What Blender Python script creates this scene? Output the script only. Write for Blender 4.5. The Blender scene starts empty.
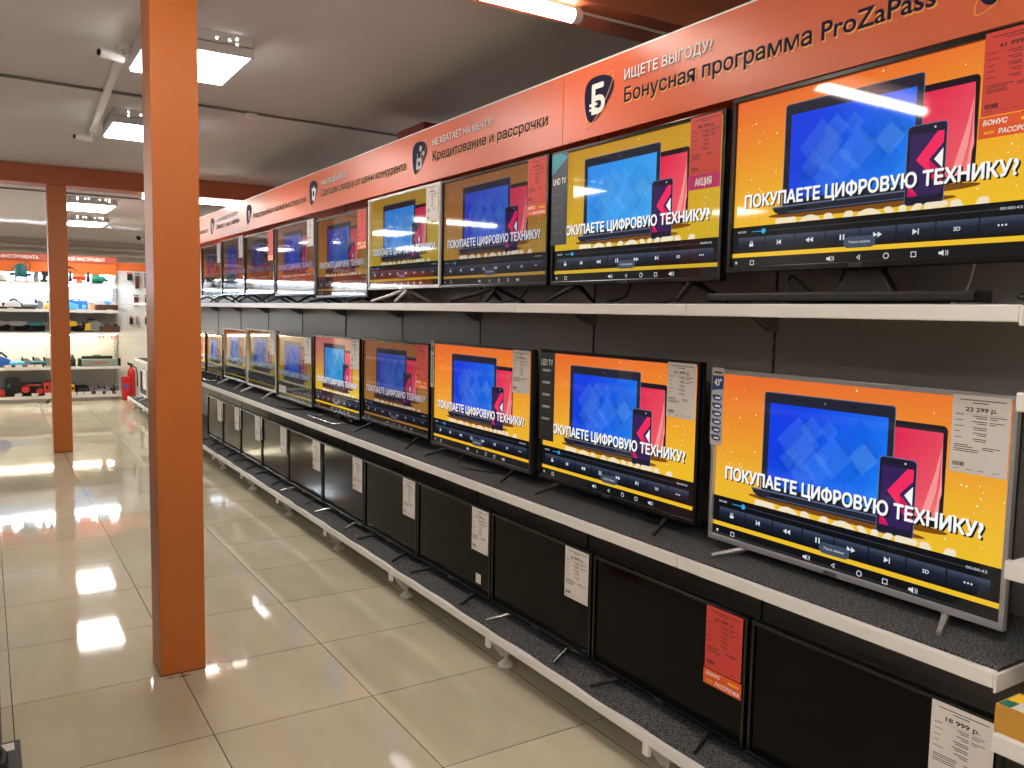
import bpy, math, random
from mathutils import Vector, Matrix
from mathutils.geometry import tessellate_polygon
random.seed(7)
sc = bpy.context.scene
COL = sc.collection
PI = math.pi

# ------------------------------------------------------------------ colour + materials
def lin(c):
    r = []
    for v in c[:3]:
        v = v / 255.0
        r.append(v / 12.92 if v <= 0.04045 else ((v + 0.055) / 1.055) ** 2.4)
    return (r[0], r[1], r[2], 1.0)

def newmat(name):
    m = bpy.data.materials.new(name)
    m.use_nodes = True
    nt = m.node_tree
    b = nt.nodes.get('Principled BSDF')
    return m, nt, b

def mat(name, rgb, rough=0.5, metal=0.0, spec=0.5, coat=0.0, bump=0.0, bscale=30.0, var=0.0, vscale=6.0):
    m, nt, b = newmat(name)
    b.inputs['Base Color'].default_value = lin(rgb)
    b.inputs['Roughness'].default_value = rough
    b.inputs['Metallic'].default_value = metal
    b.inputs['Specular IOR Level'].default_value = spec
    b.inputs['Coat Weight'].default_value = coat
    b.inputs['Coat Roughness'].default_value = 0.05
    tc = nt.nodes.new('ShaderNodeTexCoord')
    if var > 0:
        n = nt.nodes.new('ShaderNodeTexNoise'); n.inputs['Scale'].default_value = vscale
        n.inputs['Detail'].default_value = 5
        mx = nt.nodes.new('ShaderNodeMixRGB')
        c = lin(rgb)
        mx.inputs[1].default_value = tuple(max(0, v * (1 - var)) for v in c[:3]) + (1,)
        mx.inputs[2].default_value = tuple(min(1, v * (1 + var)) for v in c[:3]) + (1,)
        nt.links.new(tc.outputs['Object'], n.inputs['Vector'])
        nt.links.new(n.outputs['Fac'], mx.inputs[0])
        nt.links.new(mx.outputs[0], b.inputs['Base Color'])
    if bump > 0:
        n2 = nt.nodes.new('ShaderNodeTexNoise'); n2.inputs['Scale'].default_value = bscale
        bp = nt.nodes.new('ShaderNodeBump'); bp.inputs['Strength'].default_value = bump
        bp.inputs['Distance'].default_value = 0.02
        nt.links.new(tc.outputs['Object'], n2.inputs['Vector'])
        nt.links.new(n2.outputs['Fac'], bp.inputs['Height'])
        nt.links.new(bp.outputs[0], b.inputs['Normal'])
    return m

def lamp(name, rgb, strength):
    m, nt, b = newmat(name)
    b.inputs['Base Color'].default_value = lin((230, 230, 230))
    b.inputs['Emission Color'].default_value = lin(rgb)
    b.inputs['Emission Strength'].default_value = strength
    return m

GLOW = 1.0
def lit(name, rgb, rgb2=None, grad=None, stops=None, alpha=1.0):
    """a lit picture element of a display: emission times the object's own backlight colour, glossy glass in front"""
    m, nt, b = newmat(name)
    b.inputs['Base Color'].default_value = (0.004, 0.004, 0.004, 1)
    b.inputs['Roughness'].default_value = 0.04
    b.inputs['Specular IOR Level'].default_value = 0.5
    b.inputs['Emission Strength'].default_value = GLOW
    b.inputs['Alpha'].default_value = alpha
    oi = nt.nodes.new('ShaderNodeObjectInfo')
    mul = nt.nodes.new('ShaderNodeMixRGB'); mul.blend_type = 'MULTIPLY'; mul.inputs[0].default_value = 1
    nt.links.new(oi.outputs['Color'], mul.inputs[1])
    if grad:
        uv = nt.nodes.new('ShaderNodeUVMap')
        sep = nt.nodes.new('ShaderNodeSeparateXYZ')
        nt.links.new(uv.outputs[0], sep.inputs[0])
        mx = nt.nodes.new('ShaderNodeMath'); mx.operation = 'MULTIPLY'; mx.inputs[1].default_value = grad[0]
        my = nt.nodes.new('ShaderNodeMath'); my.operation = 'MULTIPLY_ADD'; my.inputs[1].default_value = grad[1]
        nt.links.new(sep.outputs[0], mx.inputs[0])
        nt.links.new(sep.outputs[1], my.inputs[0]); nt.links.new(mx.outputs[0], my.inputs[2])
        ad = nt.nodes.new('ShaderNodeMath'); ad.operation = 'ADD'; ad.inputs[1].default_value = grad[2]
        nt.links.new(my.outputs[0], ad.inputs[0])
        rp = nt.nodes.new('ShaderNodeValToRGB')
        els = rp.color_ramp.elements
        st = stops or [(0, rgb), (1, rgb2)]
        els[0].position = st[0][0]; els[0].color = lin(st[0][1])
        els[1].position = st[-1][0]; els[1].color = lin(st[-1][1])
        for p, c in st[1:-1]:
            e = els.new(p); e.color = lin(c)
        nt.links.new(ad.outputs[0], rp.inputs[0])
        nt.links.new(rp.outputs[0], mul.inputs[2])
    else:
        mul.inputs[2].default_value = lin(rgb)
    nt.links.new(mul.outputs[0], b.inputs['Emission Color'])
    return m

# ------------------------------------------------------------------ mesh builder
class MB:
    def __init__(s):
        s.v = []; s.f = []; s.m = []; s.sm = []; s.mats = []
    def mi(s, m):
        if m not in s.mats: s.mats.append(m)
        return s.mats.index(m)
    def add(s, verts, faces, m, smooth=False):
        o = len(s.v); k = s.mi(m)
        s.v += [tuple(p) for p in verts]
        for f in faces:
            s.f.append([i + o for i in f]); s.m.append(k); s.sm.append(smooth)
        return s
    def box(s, x0, x1, y0, y1, z0, z1, m):
        v = [(x0,y0,z0),(x1,y0,z0),(x1,y1,z0),(x0,y1,z0),(x0,y0,z1),(x1,y0,z1),(x1,y1,z1),(x0,y1,z1)]
        return s.add(v, [(0,3,2,1),(4,5,6,7),(0,1,5,4),(1,2,6,5),(2,3,7,6),(3,0,4,7)], m)
    def prism(s, pts, axis, a, b, m):
        """pts 2-D outline extruded along axis from a to b"""
        def P(p, t):
            if axis == 'x': return (t, p[0], p[1])
            if axis == 'y': return (p[0], t, p[1])
            return (p[0], p[1], t)
        n = len(pts)
        v = [P(p, a) for p in pts] + [P(p, b) for p in pts]
        f = [tuple(range(n))[::-1], tuple(range(n, 2 * n))]
        f += [(i, (i + 1) % n, n + (i + 1) % n, n + i) for i in range(n)]
        return s.add(v, f, m)
    def flat(s, pts, y, m):
        """polygon in the local xz plane facing -y"""
        return s.add([(p[0], y, p[1]) for p in pts], [tuple(range(len(pts)))], m)
    def rect(s, x0, x1, z0, z1, y, m):
        return s.flat([(x0, z0), (x1, z0), (x1, z1), (x0, z1)], y, m)
    def ring(s, o, i, y0, y1, m):
        """rectangular frame; o,i = (x0,x1,z0,z1)"""
        def c(r, y): return [(r[0], y, r[2]), (r[1], y, r[2]), (r[1], y, r[3]), (r[0], y, r[3])]
        v = c(o, y0) + c(i, y0) + c(o, y1) + c(i, y1)
        f = []
        for k in range(4):
            n = (k + 1) % 4
            f += [(k, n, 4 + n, 4 + k), (8 + k, 12 + k, 12 + n, 8 + n), (k, 8 + k, 8 + n, n), (4 + k, 4 + n, 12 + n, 12 + k)]
        return s.add(v, f, m)
    def tube(s, pts, r, m, n=8, caps=True):
        P = [Vector(p) for p in pts]
        v = []; f = []
        rr = r if isinstance(r, (list, tuple)) else [r] * len(P)
        for i, p in enumerate(P):
            d = (P[min(i + 1, len(P) - 1)] - P[max(i - 1, 0)]).normalized()
            a = Vector((0, 0, 1)) if abs(d.z) < 0.9 else Vector((1, 0, 0))
            u = d.cross(a).normalized(); w = u.cross(d)
            for k in range(n):
                t = 2 * PI * k / n
                v.append(p + (u * math.cos(t) + w * math.sin(t)) * rr[i])
        for i in range(len(P) - 1):
            for k in range(n):
                f.append((i * n + k, i * n + (k + 1) % n, (i + 1) * n + (k + 1) % n, (i + 1) * n + k))
        s.add(v, f, m, True)
        if caps:
            s.add(v[:n], [tuple(range(n))], m); s.add(v[-n:], [tuple(range(n))[::-1]], m)
        return s
    def lathe(s, prof, c, m, n=20, axis='z'):
        v = []; f = []
        for r, h in prof:
            for k in range(n):
                t = 2 * PI * k / n
                a, b = r * math.cos(t), r * math.sin(t)
                if axis == 'z': v.append((c[0] + a, c[1] + b, c[2] + h))
                elif axis == 'x': v.append((c[0] + h, c[1] + a, c[2] + b))
                else: v.append((c[0] + a, c[1] + h, c[2] + b))
        for i in range(len(prof) - 1):
            for k in range(n):
                f.append((i * n + k, i * n + (k + 1) % n, (i + 1) * n + (k + 1) % n, (i + 1) * n + k))
        s.add(v, f, m, True)
        s.add(v[:n], [tuple(range(n))[::-1]], m); s.add(v[-n:], [tuple(range(n))], m)
        return s
    def text(s, body, x0, x1, z0, cap, y, m, bold=0.0, shear=0.0):
        V, F = glyphs(body, 0.0, shear)
        xs = [p[0] for p in V]; a, b = min(xs), max(xs)
        k = (x1 - x0) / (b - a); q = cap / 0.727
        # heavier strokes: the outline is overprinted around itself
        sh = [(0, 0)] if bold <= 0 else [(bold * math.cos(t * PI / 4), bold * math.sin(t * PI / 4)) for t in range(8)]
        for j, (dx, dz) in enumerate(sh):
            s.add([(x0 + (p[0] - a + dx) * k, y - j * 0.000012, z0 + (p[1] + dz) * q) for p in V], F, m)
        return s
    def build(s, name, parent=None, loc=None, bevel=0.0, uv=False, rot=None):
        me = bpy.data.meshes.new(name)
        me.from_pydata(s.v, [], s.f)
        for m in s.mats: me.materials.append(m)
        for i, p in enumerate(me.polygons):
            p.material_index = s.m[i]; p.use_smooth = s.sm[i]
        if uv:
            l = me.uv_layers.new(name='UVMap')
            for lp in me.loops:
                c = me.vertices[lp.vertex_index].co
                l.data[lp.index].uv = (c.x + 0.5, c.z)
        me.update()
        o = bpy.data.objects.new(name, me); COL.objects.link(o)
        if parent: o.parent = parent
        if loc: o.location = loc
        if rot is not None: o.rotation_euler = (0, 0, rot)
        if bevel > 0:
            b = o.modifiers.new('bevel', 'BEVEL'); b.width = bevel; b.segments = 2; b.limit_method = 'ANGLE'
        return o

_g = {}
def glyphs(body, bold=0.0, shear=0.0):
    """outline lettering filled contour by contour, so overlapping strokes stay solid"""
    key = (body, shear)
    if key in _g: return _g[key]
    c = bpy.data.curves.new('lettering', 'FONT'); c.body = body; c.shear = shear
    o = bpy.data.objects.new('lettering', c); COL.objects.link(o)
    for k in bpy.context.selected_objects: k.select_set(False)
    bpy.context.view_layer.objects.active = o; o.select_set(True)
    bpy.ops.object.convert(target='CURVE')
    loops = []
    for sp in o.data.splines:
        pts = []
        if sp.type == 'BEZIER':
            B = sp.bezier_points; n = len(B)
            for i in range(n):
                a, b = B[i], B[(i + 1) % n]
                straight = (a.handle_right - a.co).length + (b.handle_left - b.co).length < 1e-5
                cr = (a.handle_right - a.co).cross(b.co - a.co).length + (b.handle_left - b.co).cross(b.co - a.co).length
                steps = 1 if straight or cr < 1e-6 else 4
                for q in range(steps):
                    t = q / steps; u_ = 1 - t
                    p = u_**3*a.co + 3*u_*u_*t*a.handle_right + 3*u_*t*t*b.handle_left + t**3*b.co
                    pts.append((p.x, p.y))
        else:
            pts = [(p.co.x, p.co.y) for p in sp.points]
        clean = []
        for p in pts:
            if not clean or (p[0]-clean[-1][0])**2 + (p[1]-clean[-1][1])**2 > 1e-9: clean.append(p)
        if len(clean) > 2 and (clean[0][0]-clean[-1][0])**2 + (clean[0][1]-clean[-1][1])**2 < 1e-9: clean.pop()
        if len(clean) < 3: continue
        ar = sum(clean[k][0]*clean[(k+1) % len(clean)][1] - clean[(k+1) % len(clean)][0]*clean[k][1] for k in range(len(clean))) / 2
        loops.append((ar, clean))
    dd = o.data
    bpy.data.objects.remove(o)
    def inside(p, L):
        r_ = False; n = len(L)
        for k in range(n):
            (x1, y1), (x2, y2) = L[k], L[(k + 1) % n]
            if (y1 > p[1]) != (y2 > p[1]) and p[0] < (x2 - x1) * (p[1] - y1) / (y2 - y1) + x1: r_ = not r_
        return r_
    holes = {}; outer = []
    for k, (ar, L) in enumerate(loops):
        host = None
        for m_, (a2, L2) in enumerate(loops):
            if m_ != k and a2 * ar < 0 and abs(a2) > abs(ar) and all(inside(p, L2) for p in L[::2]):
                if host is None or abs(a2) < abs(loops[host][0]): host = m_
        if host is None: outer.append(k)
        else: holes.setdefault(host, []).append(k)
    V = []; F = []
    for k in outer:
        rings = [loops[k][1]] + [loops[h][1] for h in holes.get(k, [])]
        flat = [p for R_ in rings for p in R_]
        tri = tessellate_polygon([[Vector((p[0], p[1], 0)) for p in R_] for R_ in rings])
        o_ = len(V); V += [(p[0], p[1], 0) for p in flat]
        for t in tri:
            a, b, c_ = (flat[i] for i in t)
            cr = (b[0]-a[0])*(c_[1]-a[1]) - (b[1]-a[1])*(c_[0]-a[0])
            F.append(tuple(i + o_ for i in (t if cr > 0 else t[::-1])))
    _g[key] = (V, F)
    return _g[key]

def tag(o, label, cat, group=None):
    o['label'] = label; o['category'] = cat
    if group: o['group'] = group
    return o
def struct(o):
    o['kind'] = 'structure'; return o
def thing(name, label, cat, loc=(0, 0, 0), rot=0.0, group=None):
    o = bpy.data.objects.new(name, None); COL.objects.link(o)
    o.empty_display_size = 0.05
    o.location = loc; o.rotation_euler = (0, 0, rot)
    return tag(o, label, cat, group)
FACE = -PI / 2      # turns local right/up/front into the shelf wall's frame (front looks to -X)

def rrect(x0, x1, z0, z1, r, n=4, rx=None):
    rx = rx or r
    pts = []
    for cx, cz, a in ((x1 - rx, z0 + r, -PI/2), (x1 - rx, z1 - r, 0), (x0 + rx, z1 - r, PI/2), (x0 + rx, z0 + r, PI)):
        for k in range(n + 1):
            t = a + PI / 2 * k / n
            pts.append((cx + rx * math.cos(t), cz + r * math.sin(t)))
    return pts
def ell(cx, cz, rx, rz, n=20):
    return [(cx + rx * math.cos(2*PI*k/n), cz + rz * math.sin(2*PI*k/n)) for k in range(n)]
def chaikin(p, it=4, w=0.25):
    for _ in range(it):
        q = []
        for i in range(len(p)):
            a, b = p[i], p[(i + 1) % len(p)]
            q += [(a[0]*(1-w)+b[0]*w, a[1]*(1-w)+b[1]*w), (a[0]*w+b[0]*(1-w), a[1]*w+b[1]*(1-w))]
        p = q
    return p

# ------------------------------------------------------------------ materials
M = {}
def floor_mat():
    m, nt, b = newmat('polished_floor_tile')
    L = nt.links
    g = nt.nodes.new('ShaderNodeNewGeometry'); sp = nt.nodes.new('ShaderNodeSeparateXYZ')
    L.new(g.outputs['Position'], sp.inputs[0])
    def line(out, off):
        a = nt.nodes.new('ShaderNodeMath'); a.operation = 'ADD'; a.inputs[1].default_value = 60 - off
        L.new(out, a.inputs[0])
        d = nt.nodes.new('ShaderNodeMath'); d.operation = 'MODULO'; d.inputs[1].default_value = 0.6
        L.new(a.outputs[0], d.inputs[0])
        c = nt.nodes.new('ShaderNodeMath'); c.operation = 'LESS_THAN'; c.inputs[1].default_value = 0.0032
        L.new(d.outputs[0], c.inputs[0]); return c.outputs[0], a.outputs[0]
    lx, ax = line(sp.outputs[0], 0.0437)
    ly, ay = line(sp.outputs[1], 5.3432)
    mxm = nt.nodes.new('ShaderNodeMath'); mxm.operation = 'MAXIMUM'
    L.new(lx, mxm.inputs[0]); L.new(ly, mxm.inputs[1])
    # each tile slightly different
    fl = []
    for o in (ax, ay):
        q = nt.nodes.new('ShaderNodeMath'); q.operation = 'DIVIDE'; q.inputs[1].default_value = 0.6
        L.new(o, q.inputs[0])
        w = nt.nodes.new('ShaderNodeMath'); w.operation = 'FLOOR'; L.new(q.outputs[0], w.inputs[0]); fl.append(w.outputs[0])
    cb = nt.nodes.new('ShaderNodeCombineXYZ'); L.new(fl[0], cb.inputs[0]); L.new(fl[1], cb.inputs[1])
    wn = nt.nodes.new('ShaderNodeTexWhiteNoise'); L.new(cb.outputs[0], wn.inputs['Vector'])
    n = nt.nodes.new('ShaderNodeTexNoise'); n.inputs['Scale'].default_value = 2.2; n.inputs['Detail'].default_value = 6
    mp = nt.nodes.new('ShaderNodeMapping'); mp.inputs['Scale'].default_value = (2.5, 0.8, 1)
    L.new(g.outputs['Position'], mp.inputs[0]); L.new(mp.outputs[0], n.inputs['Vector'])
    mm = nt.nodes.new('ShaderNodeMath'); mm.operation = 'MULTIPLY_ADD'; mm.inputs[1].default_value = 0.35
    L.new(wn.outputs['Value'], mm.inputs[0]); L.new(n.outputs['Fac'], mm.inputs[2])
    rp = nt.nodes.new('ShaderNodeValToRGB')
    rp.color_ramp.elements[0].position = 0.3; rp.color_ramp.elements[0].color = lin((186, 178, 152))
    rp.color_ramp.elements[1].position = 0.95; rp.color_ramp.elements[1].color = lin((208, 199, 172))
    L.new(mm.outputs[0], rp.inputs[0])
    mix = nt.nodes.new('ShaderNodeMixRGB'); mix.inputs[2].default_value = lin((52, 42, 32))
    L.new(mxm.outputs[0], mix.inputs[0]); L.new(rp.outputs[0], mix.inputs[1])
    L.new(mix.outputs[0], b.inputs['Base Color'])
    b.inputs['Roughness'].default_value = 0.045
    b.inputs['Specular IOR Level'].default_value = 0.52
    return m
M['floor'] = floor_mat()

def carpet_mat():
    m, nt, b = newmat('grey_felt')
    tc = nt.nodes.new('ShaderNodeTexCoord')
    n = nt.nodes.new('ShaderNodeTexNoise'); n.inputs['Scale'].default_value = 240; n.inputs['Detail'].default_value = 4
    rp = nt.nodes.new('ShaderNodeValToRGB')
    e = rp.color_ramp.elements
    e[0].position = 0.38; e[0].color = lin((36, 37, 39)); e[1].position = 0.68; e[1].color = lin((118, 119, 120))
    nt.links.new(tc.outputs['Object'], n.inputs['Vector']); nt.links.new(n.outputs['Fac'], rp.inputs[0])
    nt.links.new(rp.outputs[0], b.inputs['Base Color'])
    b.inputs['Roughness'].default_value = 0.95; b.inputs['Specular IOR Level'].default_value = 0.1
    return m
M['felt'] = carpet_mat()
M['ceil'] = mat('ceiling_paint', (214, 211, 212), 0.8, var=0.05, vscale=0.6)
M['wall'] = mat('wall_paint', (196, 188, 176), 0.8, var=0.04, vscale=1)
M['orange'] = mat('orange_paint', (198, 110, 42), 0.42, var=0.05, vscale=3, bump=0.03, bscale=60)
M['orange_dark'] = mat('orange_beam_paint', (188, 106, 70), 0.5, var=0.05, vscale=2)
M['rust'] = mat('rust_scuff', (96, 44, 20), 0.8)
M['banner'] = mat('glossy_vinyl_banner', (224, 108, 68), 0.34, spec=0.45, bump=0.12, bscale=4.5, var=0.04, vscale=2)
M['fascia'] = mat('orange_fascia', (226, 110, 40), 0.35)
M['lip'] = mat('shelf_white_metal', (226, 222, 215), 0.4)
M['shelf'] = mat('shelf_grey_metal', (120, 118, 114), 0.45)
M['panel'] = mat('back_panel_grey', (142, 136, 129), 0.4, spec=0.5, bump=0.04, bscale=2.0)
M['dark'] = mat('dark_metal', (26, 26, 27), 0.4)
M['upright'] = mat('upright_dark', (40, 39, 38), 0.5)
M['black'] = mat('black_gloss_plastic', (12, 12, 13), 0.22)
M['matte'] = mat('black_matte_plastic', (20, 20, 21), 0.55)
M['silver'] = mat('silver_frame', (182, 182, 186), 0.34, metal=0.6)
M['white'] = mat('white_frame', (225, 222, 215), 0.35)
M['gun'] = mat('gunmetal_frame', (74, 72, 72), 0.3, metal=0.6)
M['chrome'] = mat('chrome', (210, 210, 210), 0.15, metal=1.0)
M['off'] = mat('dark_screen_glass', (11, 11, 9), 0.1, spec=0.12)
M['glassblack'] = M['off']
M['paper'] = mat('white_paper', (222, 214, 208), 0.6)
M['redpaper'] = mat('red_paper', (214, 68, 58), 0.55)
M['ink'] = mat('black_ink', (34, 30, 30), 0.6)
M['inkgrey'] = mat('grey_ink', (92, 84, 82), 0.6)
M['stick'] = mat('orange_sticker', (232, 88, 28), 0.4)
M['yellowink'] = mat('yellow_ink', (250, 200, 50), 0.5)
M['whiteink'] = mat('white_ink', (248, 246, 242), 0.5)
M['magenta'] = mat('magenta_sticker', (196, 24, 112), 0.4)
M['navy'] = mat('navy_ink', (32, 30, 60), 0.65, spec=0.15)
M['shade'] = mat('brown_drop_print', (150, 62, 36), 0.4)
M['glowprint'] = mat('pale_orange_print', (250, 180, 90), 0.4)
M['stripdark'] = mat('slate_sticker', (40, 52, 68), 0.3)
M['teal'] = mat('teal_print', (10, 150, 170), 0.4)
M['blue'] = mat('blue_print', (20, 62, 130), 0.4)
M['green'] = mat('green_print', (22, 120, 96), 0.4)
M['lightgrey'] = mat('light_grey_sticker', (186, 184, 180), 0.5)
M['red'] = mat('red_paint', (196, 30, 30), 0.35)
M['winered'] = mat('dark_red_card', (134, 38, 46), 0.6)
M['panel_lamp'] = lamp('light_diffuser', (255, 250, 246), 25.0)
M['tube_lamp'] = lamp('tube_diffuser', (255, 246, 234), 32.0)
M['shelf_lamp'] = lamp('cool_shelf_lamp', (224, 240, 255), 95.0)
M['warm_lamp'] = lamp('warm_shelf_lamp', (255, 242, 204), 85.0)
M['fixture'] = mat('fixture_grey', (196, 195, 194), 0.45)
M['cablegrey'] = mat('grey_cable', (112, 108, 106), 0.5)
M['plug'] = mat('white_plastic', (224, 222, 218), 0.4)
M['lens'] = mat('camera_lens', (14, 14, 16), 0.1)

# ------------------------------------------------------------------ camera (solved from tile grid and shelf lines)
f_px, pitch, roll, yaw, cam_h = 832.15, 0.08588, 0.01878, 0.56532, 1.51238
F = Vector((math.sin(yaw)*math.cos(pitch), math.cos(yaw)*math.cos(pitch), -math.sin(pitch)))
Rt = Vector((math.cos(yaw), -math.sin(yaw), 0)); U = Rt.cross(F)
r = Rt*math.cos(roll) + U*math.sin(roll); u = -Rt*math.sin(roll) + U*math.cos(roll)
cd = bpy.data.cameras.new('camera'); cam = bpy.data.objects.new('camera', cd); COL.objects.link(cam)
cam.matrix_world = Matrix(((r.x, u.x, -F.x, 0), (r.y, u.y, -F.y, 0), (r.z, u.z, -F.z, cam_h), (0, 0, 0, 1)))
cd.sensor_width = 36; cd.lens = f_px / 1024 * 36; cd.clip_start = 0.05
sc.camera = cam

# ------------------------------------------------------------------ room shell
XL, XR, YB, YF = -4.6, 4.6, -3.2, 18.7
CN, CF, YS = 2.875, 2.77, 9.7
struct(MB().box(XL, XR, YB, YF, -0.1, 0, M['floor']).build('floor'))
struct(MB().box(XL, XR, YB, YS, CN, CN + 0.1, M['ceil']).build('ceiling'))
struct(MB().box(XL, XR, YS, YF, CF, CF + 0.1, M['ceil']).build('ceiling'))
struct(MB().box(XL - 0.1, XL, YB, YF, 0, CN, M['wall']).build('wall_left'))
struct(MB().box(XR, XR + 0.1, YB, YF, 0, CN, M['wall']).build('wall_right'))
struct(MB().box(XL, XR, YB - 0.1, YB, 0, CN, M['wall']).build('wall_back'))
w = MB().box(XL, XR, YF, YF + 0.1, 0, CF, M['wall'])
for z in (2.36, 2.5, 2.62): w.tube([(XL + .02, YF - 0.05, z), (XR - .02, YF - 0.05, z)], 0.04, M['wall'], 10)
struct(w.build('wall_far'))
for y0, y1, nm in ((2.61, 2.87, 'a'), (9.53, 9.83, 'b')):
    struct(MB().box(XL, XR, y0, y1, 2.69, CN, M['orange_dark']).build('ceiling_beam', bevel=0.006))
for (x0, x1, y0, y1, top) in ((0.566, 0.742, 3.527, 3.72, CN), (0.562, 0.734, 9.56, 9.75, 2.69)):
    c = MB().box(x0, x1, y0, y1, 0, top, M['orange'])
    c.box(x0 - .001, x1 + .001, y0 - .001, y1 + .001, 0, 0.006, M['rust'])
    struct(c.build('column', bevel=0.008))

# ------------------------------------------------------------------ ceiling lamps
def panel(x0, x1, y0, y1, z, top, label):
    t = thing('ceiling_light', label, 'light', ((x0+x1)/2, (y0+y1)/2, z), 0, 'recess style light panels on the ceiling')
    a, b = (x1-x0)/2, (y1-y0)/2
    h = MB()
    h.box(-a, a, -b, b, 0.012, top - z, M['fixture'])
    h.ring((-a-.012, a+.012, 0, 0.05), (-a, a, 0.012, 0.05), -b-.012, -b, M['fixture'])
    for xx in (-.62, -.3, -.16, .3, .55, .7):
        for zz in ((.35, .6) if abs(xx) in (.62, .7) else (.5,)):
            h.flat(ell(xx*a, zz*(top-z)+.02, .006, .006, 8), -b-.0005, M['panel_lamp'])  # glowing discs stand in for lamp light leaking through the housing holes
    h.build('housing', t)
    MB().box(-a+.008, a-.008, -b+.008, b-.008, 0, 0.0118, M['panel_lamp']).build('diffuser', t)
panel(0.70, 1.19, 4.40, 5.02, 2.77, CN, 'square ceiling light panel partly behind the near orange column')
panel(0.80, 1.29, 6.46, 7.08, 2.77, CN, 'ceiling light panel left of the near column, beside the white cable duct')
panel(0.87, 1.38, 11.1, 12.0, 2.69, CF, 'long ceiling light panel just beyond the far orange beam')
panel(1.07, 1.56, 13.45, 14.3, 2.69, CF, 'farthest ceiling light panel in view, lower one beyond the beam')
for x0, y0 in ((0.6, 0.0), (0.62, -2.2), (-1.9, 1.2), (-1.35, 6.8), (-3.9, 6.9), (-3.9, 0.5), (-1.8, -0.8), (3.3, 5.6), (3.3, 0.6)):  # unseen panels added for fill light; one is known from a screen reflection
    panel(x0, x0 + .5, y0, y0 + .62, 2.77, CN, 'square ceiling light panel outside the picture, among those added to light the aisle')
for x0, y0 in ((-1.5, 11.6), (-3.2, 14.2), (-1.3, 14.2), (3.0, 11.6), (-1.2, 16.6), (3.2, 16.4)):  # more unseen panels added to brighten the far end; one shows mirrored
    panel(x0, x0 + .5, y0, y0 + .8, 2.69, CF, 'long ceiling light panel outside the picture, among those added to light the far aisle')
def batten(x0, x1, y, label, wire=0):
    t = thing('tube_light', label, 'light', ((x0+x1)/2, y, 2.69), 0, 'tube lights under the orange beams')
    a = (x1-x0)/2
    MB().box(-a, a, -.02, .02, -.012, 0, M['plug']).build('batten', t)
    MB().tube([(-a+.03, 0, -.03), (a-.03, 0, -.03)], 0.026, M['tube_lamp'], 12).build('tube', t)
    for sx in (-1, 1):
        MB().tube([(sx*(a-.03), 0, -.03), (sx*(a+.005), 0, -.03)], 0.028, M['plug'], 12).build('end_cap', t)
    if wire:
        MB().tube([(a, 0, -.01), (a+.3, 0, -.008), (a+wire, 0, -.008)], 0.006, M['plug'], 8).build('cord', t)
batten(1.0, 1.985, 2.70, 'bright tube light at the top edge, under the near orange beam', 0.9)
batten(-0.36, 0.63, 2.78, 'tube light under the near beam, seen only mirrored in the nearest television')
batten(1.42, 2.62, 9.66, 'bright tube light under the far beam, right of the near column')
batten(-1.75, -0.5, 9.66, 'tube light under the far beam, mirrored in the televisions')
batten(3.4, 4.5, 9.66, 'tube light under the far beam behind the television shelves')

# ceiling wiring, duct, cameras
tag(MB().tube([(XL+.02, 5.9, CN-.012), (.2, 5.95, CN-.012), (4.5, 6.15, CN-.012)], 0.009, M['cablegrey'], 8).build('cable'),
    'thin grey cable running across the ceiling behind the near column', 'cable')
tag(MB().tube([(XL+.02, 10.75, CF-.012), (4.5, 10.75, CF-.012)], 0.009, M['cablegrey'], 8).build('cable'),
    'thin grey cable across the far ceiling beyond the orange beam', 'cable')
d = MB()
p0, p1 = Vector((.665, 4.98)), Vector((.755, 7.36))
nrm = Vector((-(p1-p0).y, (p1-p0).x)).normalized() * .022
d.prism([(p0+nrm)[:], (p1+nrm)[:], (p1-nrm)[:], (p0-nrm)[:]], 'z', CN-.03, CN, M['plug'])
tag(d.build('cable_duct', bevel=.003), 'white plastic cable duct on the ceiling linking the two cameras', 'cable duct')
def seccam(x, y, rz, label):
    t = thing('security_camera', label, 'camera', (x, y, CN), rz, 'white bullet cameras on the ceiling')
    MB().lathe([(.04, -.025), (.045, -.01), (.045, 0)], (0, 0, 0), M['plug'], 20).build('base', t)
    MB().tube([(0, 0, -.02), (0, -.01, -.055), (0, -.03, -.075)], .012, M['plug'], 10).build('arm', t)
    b = MB().lathe([(.026, -.15), (.030, -.14), (.030, .01), (.024, .02)], (0, -.03, -.09), M['plug'], 20, 'y')
    b.box(-.024, .024, -.2, -.03, -.062, -.058, M['plug'])
    bo = b.build('body', t)
    MB().lathe([(.020, -.156), (.022, -.1495)], (0, -.03, -.09), M['lens'], 16, 'y').build('lens', bo)
    t.scale = (.78, .78, .78)
seccam(.668, 4.93, -1.15, 'white bullet security camera at the near end of the cable duct')
seccam(.762, 7.44, -1.15, 'white bullet security camera at the far end of the cable duct')
tag(MB().lathe([(.03, -.03), (.045, -.018), (.045, 0)], (1.62, 6.03, CN-.018), M['plug'], 20).build('smoke_detector'),
    'small white round detector on the ceiling cable right of the column', 'detector')
for x, y, z, lab in ((2.28, 15.6, 2.655, 'small dark camera hanging from the far ceiling just left of the near column'), (2.37, 16.3, 2.72, 'small fitting close under the far ceiling just left of the near column')):
    t = thing('security_camera', lab, 'camera', (x, y, CF), 0, 'small dark cameras on the far ceiling')
    MB().tube([(.12, 0, 0), (.1, 0, z - CF + .02), (0, 0, z - CF)], .008, M['fixture'], 8).build('arm', t)
    MB().lathe([(.02, -.04), (.032, -.02), (.032, .03), (.02, .05)], (0, 0, z - CF), M['matte'], 12, 'y').build('body', t)

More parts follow.
